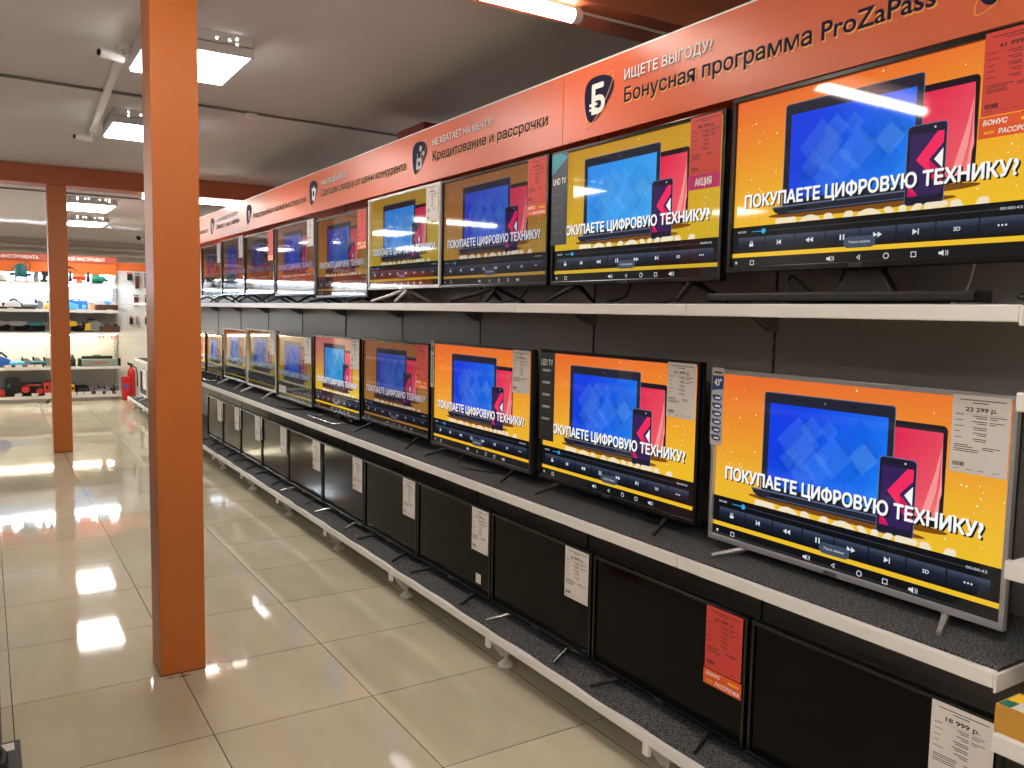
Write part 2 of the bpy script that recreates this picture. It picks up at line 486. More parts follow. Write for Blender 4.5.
# ------------------------------------------------------------------ television shelving
Y0, NB = 0.925, 12
ED = [Y0 + k for k in range(NB + 1)] + [Y0 + NB + .42]
Y1 = ED[-1]
XS, XB, XP = 1.862, 1.757, 2.28
gon = thing('shelving_unit', 'long grey shelving run with white shelf edges carrying three rows of televisions', 'shelving', (XP, (Y0+Y1)/2, 0))
def gpart(mb, name, bevel=0.0, parent=None):
    off = Vector((XP, (Y0+Y1)/2, 0))
    mb.v = [tuple(Vector(p) - off) for p in mb.v]
    return mb.build(name, parent or gon, bevel=bevel)
for k in range(NB + 1):
    a, b = ED[k], ED[k + 1]
    pb = MB().box(XP, XP + .02, a + .004, b - .004, 0.14, 2.02, M['panel'])
    gpart(pb, 'back_panel')
    gpart(MB().box(XP, XP + .02, a + .003, b - .003, 2.023, 2.5, M['fascia']), 'fascia_panel')
    for (x0, zb, zt, nm) in ((XS, 1.512, 1.549, 'shelf'), (XS, 0.701, 0.738, 'shelf'), (XB, 0.136, 0.170, 'shelf')):
        s = MB()
        s.box(x0, x0 + .022, a + .0015, b - .0015, zb, zt, M['lip'])
        s.box(x0 + .022, XP, a + .0015, b - .0015, zt - .016, zt - .004, M['shelf'])
        so = gpart(s, nm, .003)
        if zb > .5:
            for yy in (a + .012, b - .012):
                gpart(MB().prism([(XP - .16, zt - .016), (XP, zt - .016), (XP, zt - .085), (XP - .025, zt - .085)], 'y', yy - .003, yy + .003, M['shelf']), 'bracket', parent=so)
        if k == 0:
            gpart(MB().box(x0 + .0, XP, a - .006, a + .001, zt - .045, zt - .002, M['lip']), 'end_plate', .002, so)
for k in range(NB + 2):
    y = ED[k]
    u_ = MB().box(XP - .004, XP + .055, y - .0035, y + .0035, 0.0, 2.5, M['dark'])
    for j in range(40):
        z = .2 + j * .045
        u_.box(XP - .0045, XP - .0035, y - .0015, y + .0015, z, z + .02, M['shelf'])
    gpart(u_, 'upright')
    br = MB().prism([(XB + .012, .135), (XP, .135), (XP, .08), (XB + .125, .045), (XB + .07, .045), (XB + .03, .1)], 'y', y - .006, y + .006, M['lip'])
    br.box(XB - .004, XB + .012, y - .014, y + .014, .1, .172, M['lip'])
    b_ = gpart(br, 'base_bracket', .002)
    ft = MB().lathe([(.034, 0), (.034, .008), (.02, .022), (.009, .026), (.009, .075)], (XB + .094, y, 0), M['lip'], 18)
    gpart(ft, 'levelling_foot', parent=b_)
gpart(MB().box(XP + .02, XP + .75, Y0, Y1, 2.38, 2.4, M['shelf']), 'top_deck')
for yy in (Y0 + .1, Y0 + 6, Y1 - .1):
    gpart(MB().box(XP + .7, XP + .74, yy - .02, yy + .02, 0, 2.38, M['upright']), 'rear_post')
def felt(x0, zt, label, wav):
    m_ = MB(); n = 260
    v = []; f = []
    for i in range(n + 1):
        y = Y0 + .004 + (Y1 - Y0 - .008) * i / n
        e = wav * (math.sin(i * .9) * .5 + math.sin(i * .37 + 1) * .5)
        v += [(x0 + e, y, zt - .0035), (x0 + e, y, zt + .003), (XP - .002, y, zt + .003), (XP - .002, y, zt - .0035)]
    for i in range(n):
        a = i * 4
        for k in range(4): f.append((a + k, a + (k + 1) % 4, a + 4 + (k + 1) % 4, a + 4 + k))
    f += [(0, 1, 2, 3), (n*4+3, n*4+2, n*4+1, n*4)]
    tag(m_.add(v, f, M['felt']).build('felt_mat'), label, 'mat', 'grey felt mats lining the shelves')
felt(XS + .024, 1.549, 'dark grey felt mat lining the top shelf under the televisions', 0)
felt(XS + .026, 0.738, 'dark grey felt mat lining the middle shelf under the televisions', .001)
felt(XB + .016, 0.170, 'dark grey wavy edged felt mat lining the lowest shelf', .006)

# banners ------------------------------------------------------------
XBN = 2.085
def shield(mb, yc, zc, s, icon):
    X = -yc
    pts = [(X - .105*s, zc + .10*s), (X + .13*s, zc + .05*s), (X - .06*s, zc - .115*s)]
    pts = chaikin([(X-.10*s, zc+.055*s), (X-.055*s, zc+.095*s), (X+.06*s, zc+.085*s), (X+.105*s, zc+.035*s), (X+.03*s, zc-.045*s), (X-.04*s, zc-.095*s), (X-.085*s, zc-.06*s)], 3)
    mb.flat(pts, -.0022, M['navy'])
    ring = []
    for k in range(25):
        t = 2*PI*k/24
        a, b = .125*s*math.cos(t), .035*s*math.sin(t)
        c, d = math.cos(.85), math.sin(.85)
        ring.append((X + a*c - b*d, zc - .005 + a*d + b*c))
    for k in range(24):
        a, b = Vector(ring[k]), Vector(ring[k+1])
        n = Vector((-(b-a).y, (b-a).x)).normalized() * .0016
        front = 12 <= k < 24
        mb.flat([(a-n)[:], (b-n)[:], (b+n)[:], (a+n)[:]], -.0028 if front else -.0016, M['glowprint'])
    W = M['whiteink']
    if icon == 'b':
        mb.text('Б', X-.042*s, X+.034*s, zc-.052*s, .11*s, -.0032, W, .03)
        mb.rect(X-.06*s, X-.01*s, zc-.022*s, zc-.012*s, -.0032, W); mb.rect(X-.06*s, X-.01*s, zc-.04*s, zc-.031*s, -.0032, W)
    elif icon == 'bag':
        mb.flat([(X-.045*s, zc-.06*s), (X+.03*s, zc-.06*s), (X+.022*s, zc+.0*s), (X-.035*s, zc+.0*s)], -.003, M['lightgrey'])
        mb.flat(ell(X-.006*s, zc-.03*s, .014*s, .014*s, 12), -.0034, M['navy'])
        mb.flat(ell(X+.012*s, zc+.05*s, .017*s, .017*s, 12), -.003, M['lightgrey'])
        mb.flat(ell(X+.045*s, zc+.02*s, .013*s, .013*s, 12), -.003, M['lightgrey'])
        for sx in (-.03, .015): mb.rect(X+sx*s, X+(sx+.006)*s, zc, zc+.028*s, -.003, M['lightgrey'])
    elif icon == 'award':
        mb.flat([(X-.04*s, zc+.045*s), (X-.012*s, zc+.03*s), (X+.01*s, zc+.055*s), (X+.03*s, zc+.025*s), (X+.055*s, zc+.03*s), (X+.04*s, zc-.015*s), (X+.01*s, zc-.07*s), (X-.005*s, zc-.045*s), (X-.035*s, zc-.055*s), (X-.03*s, zc-.01*s)], -.003, W)
        mb.flat(ell(X, zc-.002, .02*s, .022*s, 12), -.0034, M['navy'])
    else:
        mb.rect(X-.03*s, X+.03*s, zc-.045*s, zc+.035*s, -.003, M['lightgrey'])
        mb.rect(X-.02*s, X+.02*s, zc-.03*s, zc-.02*s, -.0034, M['navy'])
def banner(ya, yb, label, items):
    t = MB()
    z0, z1 = 2.219, 2.508
    n = 60
    t.box(-yb + .002, -ya - .002, 0, .012, z0, z1, M['banner'])
    t.box(-yb + .002, -ya - .002, -.0004, .0, z1 - .004, z1 + .002, M['whiteink'])
    for it in items:
        if it[0] == 'logo': shield(t, it[1], 2.361, 1.0, it[2])
        else:
            _, body, y_a, y_b, zb, cap, kind = it
            if kind == 'w':
                t.text(body, -y_a + .004, -y_b + .004, zb - .005, cap, -.0018, M['shade'], .012)
                t.text(body, -y_a, -y_b, zb, cap, -.0024, M['whiteink'], .012)
            else:
                t.text(body, -y_a + .004, -y_b + .004, zb - .005, cap, -.0018, M['glowprint'], .022)
                t.text(body, -y_a, -y_b, zb, cap, -.0024, M['navy'], .018)
    o = t.build('banner', loc=(XBN, 0, 0), rot=FACE)
    tag(o, label, 'banner', 'orange banners above the televisions')
banner(-2.0, 2.925, 'nearest orange banner reading ProZaPass bonus programme, above the large television', [
    ('logo', 2.68, 'b'), ('t', 'ИЩЕТЕ ВЫГОДУ?', 2.527, 2.074, 2.400, .038, 'w'),
    ('t', 'Бонусная программа ProZaPass', 2.524, 1.294, 2.317, .054, 'n'), ('logo', 1.105, 'bag')])
banner(2.925, 7.925, 'middle orange banner about credit and price match, above the dim televisions', [
    ('logo', 4.29, 'bag'), ('t', 'НЕ ХВАТАЕТ НА МЕЧТУ?', 4.132, 3.5, 2.404, .035, 'w'),
    ('t', 'Кредитование и рассрочки', 4.128, 3.035, 2.322, .05, 'n'),
    ('logo', 6.065, 'award'), ('t', 'НАШЛИ ДЕШЕВЛЕ?', 5.905, 5.395, 2.40, .034, 'w'),
    ('t', 'Сделаем скидку от цены конкурента', 5.905, 4.47, 2.320, .05, 'n'),
    ('logo', 7.84, 'card'), ('t', 'Настройка компьютеров', 7.70, 6.236, 2.315, .048, 'n')])
banner(7.925, 12.92, 'farthest orange banner, next to the column, with glare from the tube light', [
    ('logo', 9.29, 'card'), ('t', 'НУЖНА ДОСТАВКА?', 9.117, 8.262, 2.395, .034, 'w'),
    ('t', 'Заказ на сайте', 9.12, 8.19, 2.32, .048, 'n'), ('t', 'доставка', 10.4, 9.535, 2.32, .048, 'n')])
t = thing('carton', 'dark red box on top of the shelving behind the middle banner', 'box', (2.68, 5.3, 2.4))
MB().box(-.18, .18, -.21, .21, 0, .35, M['winered']).build('body', t, bevel=.003)
MB().box(-.179, .179, -.206, .206, .35, .362, M['winered']).build('lid', t, bevel=.003)

# ------------------------------------------------------------------ the picture shown on the sets (one shared mesh, unit square)
S = dict(
    bg=lit('picture_orange', (0,0,0), grad=(-0.12, 1.0, 0.06), stops=[(0.2, (236, 190, 44)), (0.42, (236, 178, 46)), (0.72, (234, 144, 46)), (1.0, (230, 108, 48))]),
    star=lit('picture_star', (255, 238, 190)), lap=lit('picture_laptop_body', (34, 36, 50)), lapedge=lit('picture_laptop_edge', (96, 110, 140)),
    scr=lit('picture_blue', (0,0,0), grad=(1.3, -.5, -.05), stops=[(0, (14, 62, 226)), (.45, (20, 112, 240)), (.9, (40, 180, 250))]),
    dia=lit('picture_blue_facet', (150, 226, 255), alpha=.055), dia2=lit('picture_blue_shade', (0, 10, 120), alpha=.09),
    tab=lit('picture_tablet_body', (26, 22, 34)), tabs=lit('picture_tablet_pink', (0,0,0), grad=(2.2, -1.0, -.72), stops=[(0, (222, 36, 80)), (.5, (232, 86, 100)), (1, (246, 190, 150))]),
    arc=lit('picture_tablet_arc', (244, 150, 150)),
    ph=lit('picture_phone_body', (30, 28, 50)), phs=lit('picture_phone_purple', (52, 34, 86)), pink=lit('picture_phone_pink', (240, 44, 96)), pink2=lit('picture_phone_rose', (206, 20, 90)),
    white=lit('picture_white', (246, 248, 248)), sh=lit('picture_shadow', (120, 74, 20)), cream=lit('picture_cream', (238, 226, 196)),
    bar=lit('picture_bar', (14, 15, 20)), btn=lit('picture_button', (0,0,0), grad=(0, 14, -1.85), stops=[(0, (16, 20, 32)), (.5, (26, 34, 52)), (1, (62, 76, 100))]),
    gap=lit('picture_button_gap', (8, 8, 12)), icon=lit('picture_icon', (214, 222, 232)), cyan=lit('picture_knob', (40, 170, 226)), line=lit('picture_line', (70, 78, 96)), tip=lit('picture_tip', (66, 76, 96)))
BG = {None: None,
    'mustard': lit('picture_mustard', (0,0,0), grad=(-0.12, 1.0, 0.06), stops=[(0.2, (206, 170, 40)), (0.5, (204, 164, 42)), (0.8, (198, 152, 44)), (1.0, (190, 140, 46))]),
    'brown': lit('picture_brown', (0,0,0), grad=(-0.12, 1.0, 0.06), stops=[(0.2, (190, 150, 58)), (0.5, (182, 132, 58)), (0.8, (170, 114, 58)), (1.0, (158, 102, 56))]),
    'rose': lit('picture_rose', (0,0,0), grad=(-0.12, 1.0, 0.06), stops=[(0.2, (236, 204, 30)), (0.5, (220, 176, 60)), (0.8, (190, 120, 90)), (1.0, (176, 96, 96))])}
BLUE = {'mustard': lit('picture_azure', (0,0,0), grad=(1.3, -.5, -.05), stops=[(0, (40, 140, 232)), (.5, (62, 162, 240)), (1, (90, 190, 250))]),
    'brown': lit('picture_dull_blue', (0,0,0), grad=(1.3, -.5, -.05), stops=[(0, (40, 70, 200)), (.5, (50, 110, 214)), (1, (80, 160, 220))]),
    'rose': lit('picture_cyan', (0,0,0), grad=(1.3, -.5, -.05), stops=[(0, (0, 140, 210)), (.5, (10, 164, 226)), (1, (40, 190, 236))])}
def make_picture():
    b = MB(); rr = random.Random(3)
    def Y(k): return -.00025 * k
    def R(u0, u1, v0, v1, k, m): b.rect(u0 - .5, u1 - .5, 1 - v1, 1 - v0, Y(k), m)
    def P(pts, k, m): b.flat([(p[0] - .5, 1 - p[1]) for p in pts], Y(k), m)
    def RR(u0, u1, v0, v1, r, k, m): b.flat(rrect(u0 - .5, u1 - .5, 1 - v1, 1 - v0, r*1.7, 4, r), Y(k), m)
    R(.012, .988, .022, .986, 0, S['bg'])
    for i in range(95):
        u, v = rr.uniform(.02, .98), rr.uniform(.04, .72)
        if i % 3: u = rr.choice([rr.gauss(.1, .05), rr.gauss(.9, .05)]); v = rr.gauss(.42, .14) if i % 2 else v
        if not (.02 < u < .98 and .03 < v < .72): continue
        s = rr.choice([.0012, .0018, .0024, .0034])
        P([(u - s, v), (u, v + 1.7*s), (u + s, v), (u, v - 1.7*s)], 1, S['star'])
    P(ell(.47, .692, .31, .022, 24), 1, S['sh']); P(ell(.73, .648, .11, .016, 20), 1, S['sh'])
    # tablet
    RR(.655, .823, .166, .632, .014, 2, S['tab']); R(.667, .811, .198, .6, 3, S['tabs'])
    for i, (du, c) in enumerate(((.03, S['arc']), (.05, S['tabs']), (.066, S['arc']))):
        P([(.811, .3 - du*1.6), (.811, .6), (.811 - .085 + du*1.1, .6), (.811 - .06 + du, .47), (.811 - .03 + du*.5, .38)], 4 + i, c)
    # laptop
    RR(.2135, .674, .1, .652, .01, 5, S['lapedge']); RR(.216, .6715, .104, .652, .009, 6, S['lap'])
    R(.238, .653, .16, .61, 7, S['scr'])
    for i in range(44):
        cu, cv, s = rr.uniform(.25, .64), rr.uniform(.2, .6), rr.uniform(.02, .09)
        poly = [(cu - s, cv), (cu, cv - 1.7*s), (cu + s, cv), (cu, cv + 1.7*s)]
        if min(p[0] for p in poly) < .238 or max(p[0] for p in poly) > .653 or min(p[1] for p in poly) < .16 or max(p[1] for p in poly) > .61: continue
        P(poly, 7.2 + i * .06, S['dia'] if i % 2 else S['dia2'])
    P(ell(.444, .131, .004, .006, 10), 8, S['lapedge'])
    for du in (-.1, .1): R(.444 + du - .01, .444 + du + .01, .129, .133, 8, S['bar'])
    P([(.176, .645), (.72, .638), (.712, .668), (.68, .684), (.21, .69), (.186, .672)], 11, S['lap'])
    P([(.178, .643), (.72, .636), (.72, .643), (.178, .65)], 12, S['lapedge']); P([(.24, .678), (.68, .672), (.68, .675), (.24, .681)], 12, S['lapedge'])
    R(.255, .31, .657, .668, 12, S['bar'])
    # phone
    RR(.633, .746, .342, .716, .012, 13, S['lapedge']); RR(.635, .744, .346, .712, .011, 14, S['ph'])
    R(.643, .738, .386, .672, 15, S['phs'])
    P([(.738, .386), (.738, .44), (.7, .51), (.738, .575), (.738, .63), (.662, .505), (.72, .386)], 16, S['pink'])
    P([(.738, .575), (.738, .64), (.705, .59), (.7, .51)], 17, S['pink2'])
    P([(.738, .465), (.738, .555), (.714, .512)], 17, S['white'])
    P([(.643, .61), (.672, .672), (.643, .672)], 16, S['pink']); P([(.672, .672), (.643, .63), (.643, .672)], 17, S['pink2'])
    R(.68, .7, .362, .367, 15, S['bar']); P(ell(.712, .3645, .003, .005, 8), 15, S['icon'])
    # words
    def T(body, u0, u1, v, cap, k, m, bold=0.0): b.text(body, u0 - .5, u1 - .5, 1 - v, cap, Y(k), m, bold)
    T('ПОКУПАЕТЕ ЦИФРОВУЮ ТЕХНИКУ?', .068, .936, .634, .068, 18, S['bar'], .034)
    T('ПОКУПАЕТЕ ЦИФРОВУЮ ТЕХНИКУ?', .064, .931, .628, .068, 20, S['white'], .034)
    T('ПОМОЖЕМ', .2, .86, .83, .115, 18, S['cream'], .05)
    # player bar
    R(.012, .988, .738, .888, 21, S['bar']); R(.012, .988, .912, .986, 21, S['bar'])
    R(.1, .145, .767, .771, 22, S['cyan']); R(.145, .9, .768, .7705, 22, S['line'])
    P(ell(.148, .769, .0085, .0145, 16), 23, S['cyan'])
    T('00:00', .04, .075, .773, .012, 22, S['icon']); T('00:00:42', .895, .95, .773, .012, 22, S['icon'])
    bw = (.961 - .042) / 8
    for i in range(8):
        a = .042 + i * bw
        R(a + .002, a + bw - .002, .803, .872, 22, S['btn']); R(a + .002, a + bw - .002, .8, .803, 22, S['line'])
        c = a + bw / 2; v = .838; h = .014
        def tri(x, d, k=23): P([(x - d*.006, v - h), (x - d*.006, v + h), (x + d*.008, v)], k, S['icon'])
        if i == 0: R(c - .008, c + .008, .836, .852, 23, S['icon']); b.ring((c-.5-.005, c-.5+.005, 1-.838, 1-.822), (c-.5-.003, c-.5+.003, 1-.838, 1-.825), Y(23), Y(22.5), S['icon'])
        if i == 1: R(c - .01, c - .007, v - h, v + h, 23, S['icon']); tri(c, -1)
        if i == 2: tri(c - .007, -1); tri(c + .007, -1)
        if i == 3: R(c - .008, c - .003, v - h, v + h, 23, S['icon']); R(c + .003, c + .008, v - h, v + h, 23, S['icon'])
        if i == 4: tri(c - .007, 1); tri(c + .007, 1)
        if i == 5: tri(c - .002, 1); R(c + .007, c + .01, v - h, v + h, 23, S['icon'])
        if i == 6: T('3D', c - .009, c + .009, v + .01, .018, 23, S['icon'], .02)
        if i == 7:
            for dx in (-.009, 0, .009): P(ell(c + dx, v, .0028, .0048, 8), 23, S['icon'])
    RR(.45, .555, .838, .896, .016, 24, S['tip']); T('Пауза экрана', .468, .537, .872, .012, 25, S['icon'])
    n = .944
    def speaker(c):
        P([(c - .012, n - .006), (c - .006, n - .006), (c + .002, n - .014), (c + .002, n + .014), (c - .006, n + .006), (c - .012, n + .006)], 22, S['icon'])
        for d in (.006, .011): P([(c + d, n - .012), (c + d + .002, n - .012), (c + d + .004, n), (c + d + .002, n + .012), (c + d, n + .012), (c + d + .002, n)], 22, S['icon'])
    P([(.031, n - .008), (.043, n - .008), (.037, n + .01)], 22, S['icon'])
    for c in (.105, .672):
        b.ring((c - .5 - .008, c - .5 + .008, 1 - n - .013, 1 - n + .013), (c - .5 - .0058, c - .5 + .0058, 1 - n - .0095, 1 - n + .0095), Y(22), Y(21.5), S['icon'])
    speaker(.405); speaker(.755)
    P([(.495, n), (.507, n - .014), (.507, n + .014)], 22, S['icon']); P([(.4985, n), (.505, n - .008), (.505, n + .008)], 23, S['bar'])
    P(ell(.59, n, .009, .015, 16), 22, S['icon']); P(ell(.59, n, .0065, .011, 16), 23, S['bar'])
    return b
pic = make_picture().build('screen', uv=True)
pic_mesh = pic.data
bpy.data.objects.remove(pic)

# ------------------------------------------------------------------ price sheets and stickers (tv-local metres, x right, z up, front = -y)
def sheet(mb, x0, x1, z0, z1, y, paper, price):
    w, h = x1 - x0, z1 - z0
    mb.box(x0, x1, y, y + .0012, z0, z1, paper)
    yy = y - .0003
    K = M['ink']
    def ln(a, b, t, th=.008): mb.rect(x0 + a*w, x0 + b*w, z1 - t*h - th*h, z1 - t*h, yy, K)
    r_ = random.Random(len(price) * 7 + int(x0 * 1000))
    ln(.12, .92, .055, .011); ln(.35, .62, .09, .011)
    if price: mb.text(price, x0 + .24*w, x0 + .78*w, z1 - .205*h, .055*h, yy, K, .025)
    ln(.06, .9, .235, .003)
    for i, t in enumerate((.25, .32, .395, .465, .54)):
        ln(.06, .06 + r_.uniform(.08, .2), t, .008)
        a = r_.uniform(.36, .44); ln(a, .62, t + .005, .01); ln(a + r_.uniform(.02, .1), .62, t + .03, .01)
        if i < 2: ln(.66, r_.uniform(.85, .95), t + .005, .009); ln(.66, r_.uniform(.72, .8), t + .03, .009)
    for i, t in enumerate((.635, .66, .69, .715)):
        ln(.06, r_.uniform(.3, .52), t, .01)
        if i < 2: ln(.56, r_.uniform(.7, .95), t + .01, .01)
    for i in range(13): mb.rect(x0 + (.06 + i*.017)*w, x0 + (.06 + i*.017 + r_.choice((.008, .012)))*w, z0 + .085*h, z0 + .14*h, yy, K)
    for a in (.06, .3, .5, .75): ln(a, a + .12, .945, .006)
def bonus(mb, x0, x1, z0, z1, y):
    w, h = x1 - x0, z1 - z0
    mb.box(x0, x1, y, y + .0012, z0, z1, M['stick'])
    mb.text('БОНУС', x0 + .07*w, x0 + .45*w, z0 + .62*h, .24*h, y - .0003, M['whiteink'], .03, .2)
    mb.text('РАССРОЧКА', x0 + .32*w, x0 + .95*w, z0 + .14*h, .24*h, y - .0003, M['whiteink'], .03, .2)
    mb.text('или', x0 + .1*w, x0 + .25*w, z0 + .2*h, .16*h, y - .0003, M['yellowink'], .03)
    mb.rect(x0 + .66*w, x0 + .94*w, z0 + .62*h, z0 + .76*h, y - .0003, M['yellowink'])

GROUPS = {'T': 'televisions on the top shelf', 'M': 'televisions on the middle shelf', 'B': 'dark televisions on the lowest shelf'}
def tv(row, rl, rr_, zt, zb, X, base, frame, stand, label, glow=None, sheetkind=None, price='', bt=.012, strip=None, tag_w=.14, tag_h=.193, footm=None, extra=None, bg=None):
    yl, yr = rl * X, rr_ * X
    w = yl - yr; h = zt - zb; g = zb - base
    t = thing('television', label, 'television', (X, (yl + yr) / 2, base), FACE, GROUPS[row])
    fm = M[frame]; a = w / 2
    # frame and back
    f = MB()
    f.ring((-a, a, g, g + h), (-a + bt, a - bt, g + bt*1.4, g + h - bt*1.1), -.007, .012, fm)
    f.build('bezel', t, bevel=.0025)
    bk = MB().box(-a + .002, a - .002, .0125, .028, g + .002, g + h - .002, M['matte'])
    bk.prism([(-a*.8, g + .04), (a*.8, g + .04), (a*.8, g + h*.62), (a*.6, g + h*.7), (-a*.6, g + h*.7), (-a*.8, g + h*.62)], 'y', .028, .062, M['matte'])
    bk.build('back_cover', t, bevel=.004)
    if glow:
        s = bpy.data.objects.new('screen', pic_mesh); COL.objects.link(s); s.parent = t
        s.location = (0, .0065, g); s.scale = (w, 1, h); s.color = (*glow, 1)
        if bg:
            for sl in s.material_slots:
                if sl.material.name == 'picture_orange': sl.link = 'OBJECT'; sl.material = BG[bg]
                elif sl.material.name == 'picture_blue': sl.link = 'OBJECT'; sl.material = BLUE[bg]
        # black carrier glass
        MB().box(-a + bt*.5, a - bt*.5, .0068, .0122, g + bt*.8, g + h - bt*.6, M['glassblack']).build('panel_glass', t)
    else:
        MB().box(-a + bt*.5, a - bt*.5, .001, .0122, g + bt*.8, g + h - bt*.6, M['off']).build('screen', t)
    # badge on lower edge
    MB().box(-.022, .022, -.0085, -.0072, g + .003, g + bt*1.4 - .003, M['chrome'] if frame in ('silver', 'white') else M['gun']).build('badge', t)
    # stand
    sm = M[footm] if footm else (M['matte'] if frame in ('black', 'gun') else fm)
    B0 = .0032
    if stand == 'feet':
        for sx in (-1, 1):
            x_a, x_b = sx * (a - .16), sx * (a - .105)
            m_ = MB()
            m_.tube([(x_a, .02, g + .004), (x_a + (x_b-x_a)*.3, 0, g - .008), (x_b, -.094, B0 + .006)], [.011, .010, .006], sm, 8)
            m_.tube([(x_a, .02, g + .004), (x_a + (x_b-x_a)*.3, .05, g - .008), (x_b, .15, B0 + .006)], [.011, .010, .006], sm, 8)
            m_.build('foot', t)
    elif stand == 'vee':
        m_ = MB().box(-.05, .05, .012, .04, g - .012, g + .05, sm)
        m_.build('neck', t, bevel=.003)
        for sx in (-1, 1):
            MB().tube([(sx*.03, .02, g - .008), (sx*.08, -.03, B0 + (g-B0)*.55), (sx*.17, -.115, B0 + .007)], [.011, .010, .007], sm, 8).build('foot', t)
            MB().tube([(sx*.03, .03, g - .008), (sx*.1, .14, B0 + .007)], [.010, .007], sm, 8).build('foot', t)
    elif stand == 'pedestal':
        MB().prism([(-.05, g + .06), (.05, g + .06), (.055, g - .005), (.1, B0 + .02), (-.1, B0 + .02), (-.055, g - .005)], 'y', .03, .062, sm).build('neck', t, bevel=.006)
        MB().prism(chaikin([(-.26, -.06), (.26, -.06), (.22, .14), (-.22, .14)], 2), 'z', B0, B0 + .02, sm).build('base', t, bevel=.004)
    elif stand == 'plate':
        MB().box(-.05, .05, .02, .05, B0 + .012, g + .06, sm).build('neck', t, bevel=.004)
        MB().prism(chaikin([(-.27, -.12), (.27, -.12), (.22, .1), (-.22, .1)], 2), 'z', B0, B0 + .012, sm).build('base', t, bevel=.003)
    elif stand == 'loop':
        MB().box(-.04, .04, .02, .045, B0 + .012, g + .06, M['matte']).build('neck', t, bevel=.004)
        m_ = MB()
        m_.tube([(-.2, .05, B0 + .009), (-.25, -.11, B0 + .009), (.25, -.11, B0 + .009), (.2, .05, B0 + .009), (-.2, .05, B0 + .009)], .008, M['chrome'], 8)
        for sx in (-1, 1): m_.tube([(sx*.2, .04, B0 + .009), (sx*.12, .03, g + .01)], .007, M['chrome'], 8)
        m_.build('base', t)
    # price sheet
    yt = -.0098
    if sheetkind:
        x1 = a - .012 - .002; x0 = x1 - tag_w; z1 = g + h - .008; z0 = z1 - tag_h
        m_ = MB()
        sheet(m_, x0, x1, z0, z1, yt, M['redpaper'] if sheetkind.startswith('red') else M['paper'], price)
        ps = o = m_.build('price_sheet', t); o['label'] = ('red' if sheetkind.startswith('red') else 'white') + ' price sheet'
        if sheetkind == 'redbonus':
            m_ = MB(); bonus(m_, x0 - .003, x1 + .005, z0 - .052, z0 - .003, yt - .001); o = m_.build('sticker', ps); o['label'] = 'orange bonus sticker'
        if sheetkind == 'redsale':
            m_ = MB().box(x0 - .004, x1 + .002, yt - .001, yt, z0 - .046, z0 + .001, M['magenta'])
            m_.text('АКЦИЯ', x0 + .03, x1 - .035, z0 - .034, .024, yt - .0014, M['whiteink'], .03)
            o = m_.build('sticker', ps); o['label'] = 'magenta sale sticker'
    if strip in ('blue', 'green', 'dotblue', 'dotwhite'):
        m_ = MB(); cm = M['green'] if strip == 'green' else M['blue']
        sw = .052 if strip in ('blue', 'green') else .03
        if strip == 'green': sw = .036
        x0 = -a - .004; x1 = x0 + sw; z1 = g + h + .004; z0 = z1 - h * .45
        m_.box(x0, x1, yt, yt + .0012, z0, z1, M['lightgrey'] if strip != 'dotwhite' else M['paper'])
        y_ = yt - .0003
        if strip == 'blue':
            m_.flat([(x0 + .001, z1 - .075), (x1 - .001, z1 - .068), (x1 - .0005, z1 - .026), (x0 + .003, z1 - .026)], y_, cm)
            m_.text('43"', x0 + .012, x1 - .01, z1 - .058, .022, y_ - .0003, M['whiteink'], .03)
            m_.rect(x0 + .01, x1 - .008, z1 - .018, z1 - .012, y_, M['ink'])
            for i in range(6):
                z = z1 - .088 - i * .0265
                m_.flat(chaikin([(x0 + .004, z - .006), (x0 + .012, z - .02), (x1 - .006, z - .02), (x1 - .006, z - .002), (x0 + .004, z)], 1), y_, cm)
                m_.rect(x0 + .018, x1 - .012, z - .014, z - .008, y_ - .0003, M['whiteink'])
        else:
            if strip == 'green':
                m_.flat(ell((x0+x1)/2, z1 - .045, sw*.4, .018, 14), y_, cm)
            n_ = 9
            for i in range(n_):
                z = z1 - .08 - i * (h*.45 - .1) / n_
                m_.flat(rrect(x0 + sw*.2, x1 - sw*.2, z - .013, z, .004), y_, cm if strip != 'dotwhite' else M['inkgrey'])
        o = m_.build('sticker', t); o['label'] = {'blue': 'grey and blue feature sticker', 'green': 'green feature sticker', 'dotblue': 'blue dotted sticker', 'dotwhite': 'white dotted sticker'}[strip]
    if strip in ('led', 'uhd'):
        m_ = MB(); x0 = -a + .002; x1 = -a + w * .117; z1 = g + h - .012; z0 = g + h * .305
        m_.box(x0, x1, yt + .0005, yt + .0015, z0, z1, M['stripdark'] if strip == 'uhd' else M['dark'])
        W = M['whiteink']; y_ = yt
        hh = z1 - z0; ww = x1 - x0
        if strip == 'uhd':
            m_.flat([(x0, z1), (x0, z1 - .085), (x1, z1 - .02), (x1, z1)], y_, M['teal'])
            m_.flat([(x1 - .05, z1), (x1, z1 - .02), (x1, z1)], y_ - .0002, M['blue'])
        else:
            m_.rect(x0, x1, z1 - .085, z1, y_ , M['stripdark'])
        m_.text('UHD TV' if strip == 'uhd' else 'LED TV', x0 + .01, x1 - .012, z1 - (.125 if strip == 'uhd' else .055), .026, y_ - .0004, W, .02)
        for i in range(5):
            z = z1 - (.19 if strip == 'uhd' else .1) - i * .052
            if z < z0 + .02: break
            m_.rect(x0 + .012, x1 - .016, z, z + .0018, y_ - .0004, M['inkgrey'])
            m_.rect(x0 + .022, x1 - .03, z + .018, z + .028, y_ - .0004, M['lightgrey'] if strip == 'led' else M['inkgrey'])
        o = m_.build('sticker', t); o['label'] = 'dark feature strip sticker'
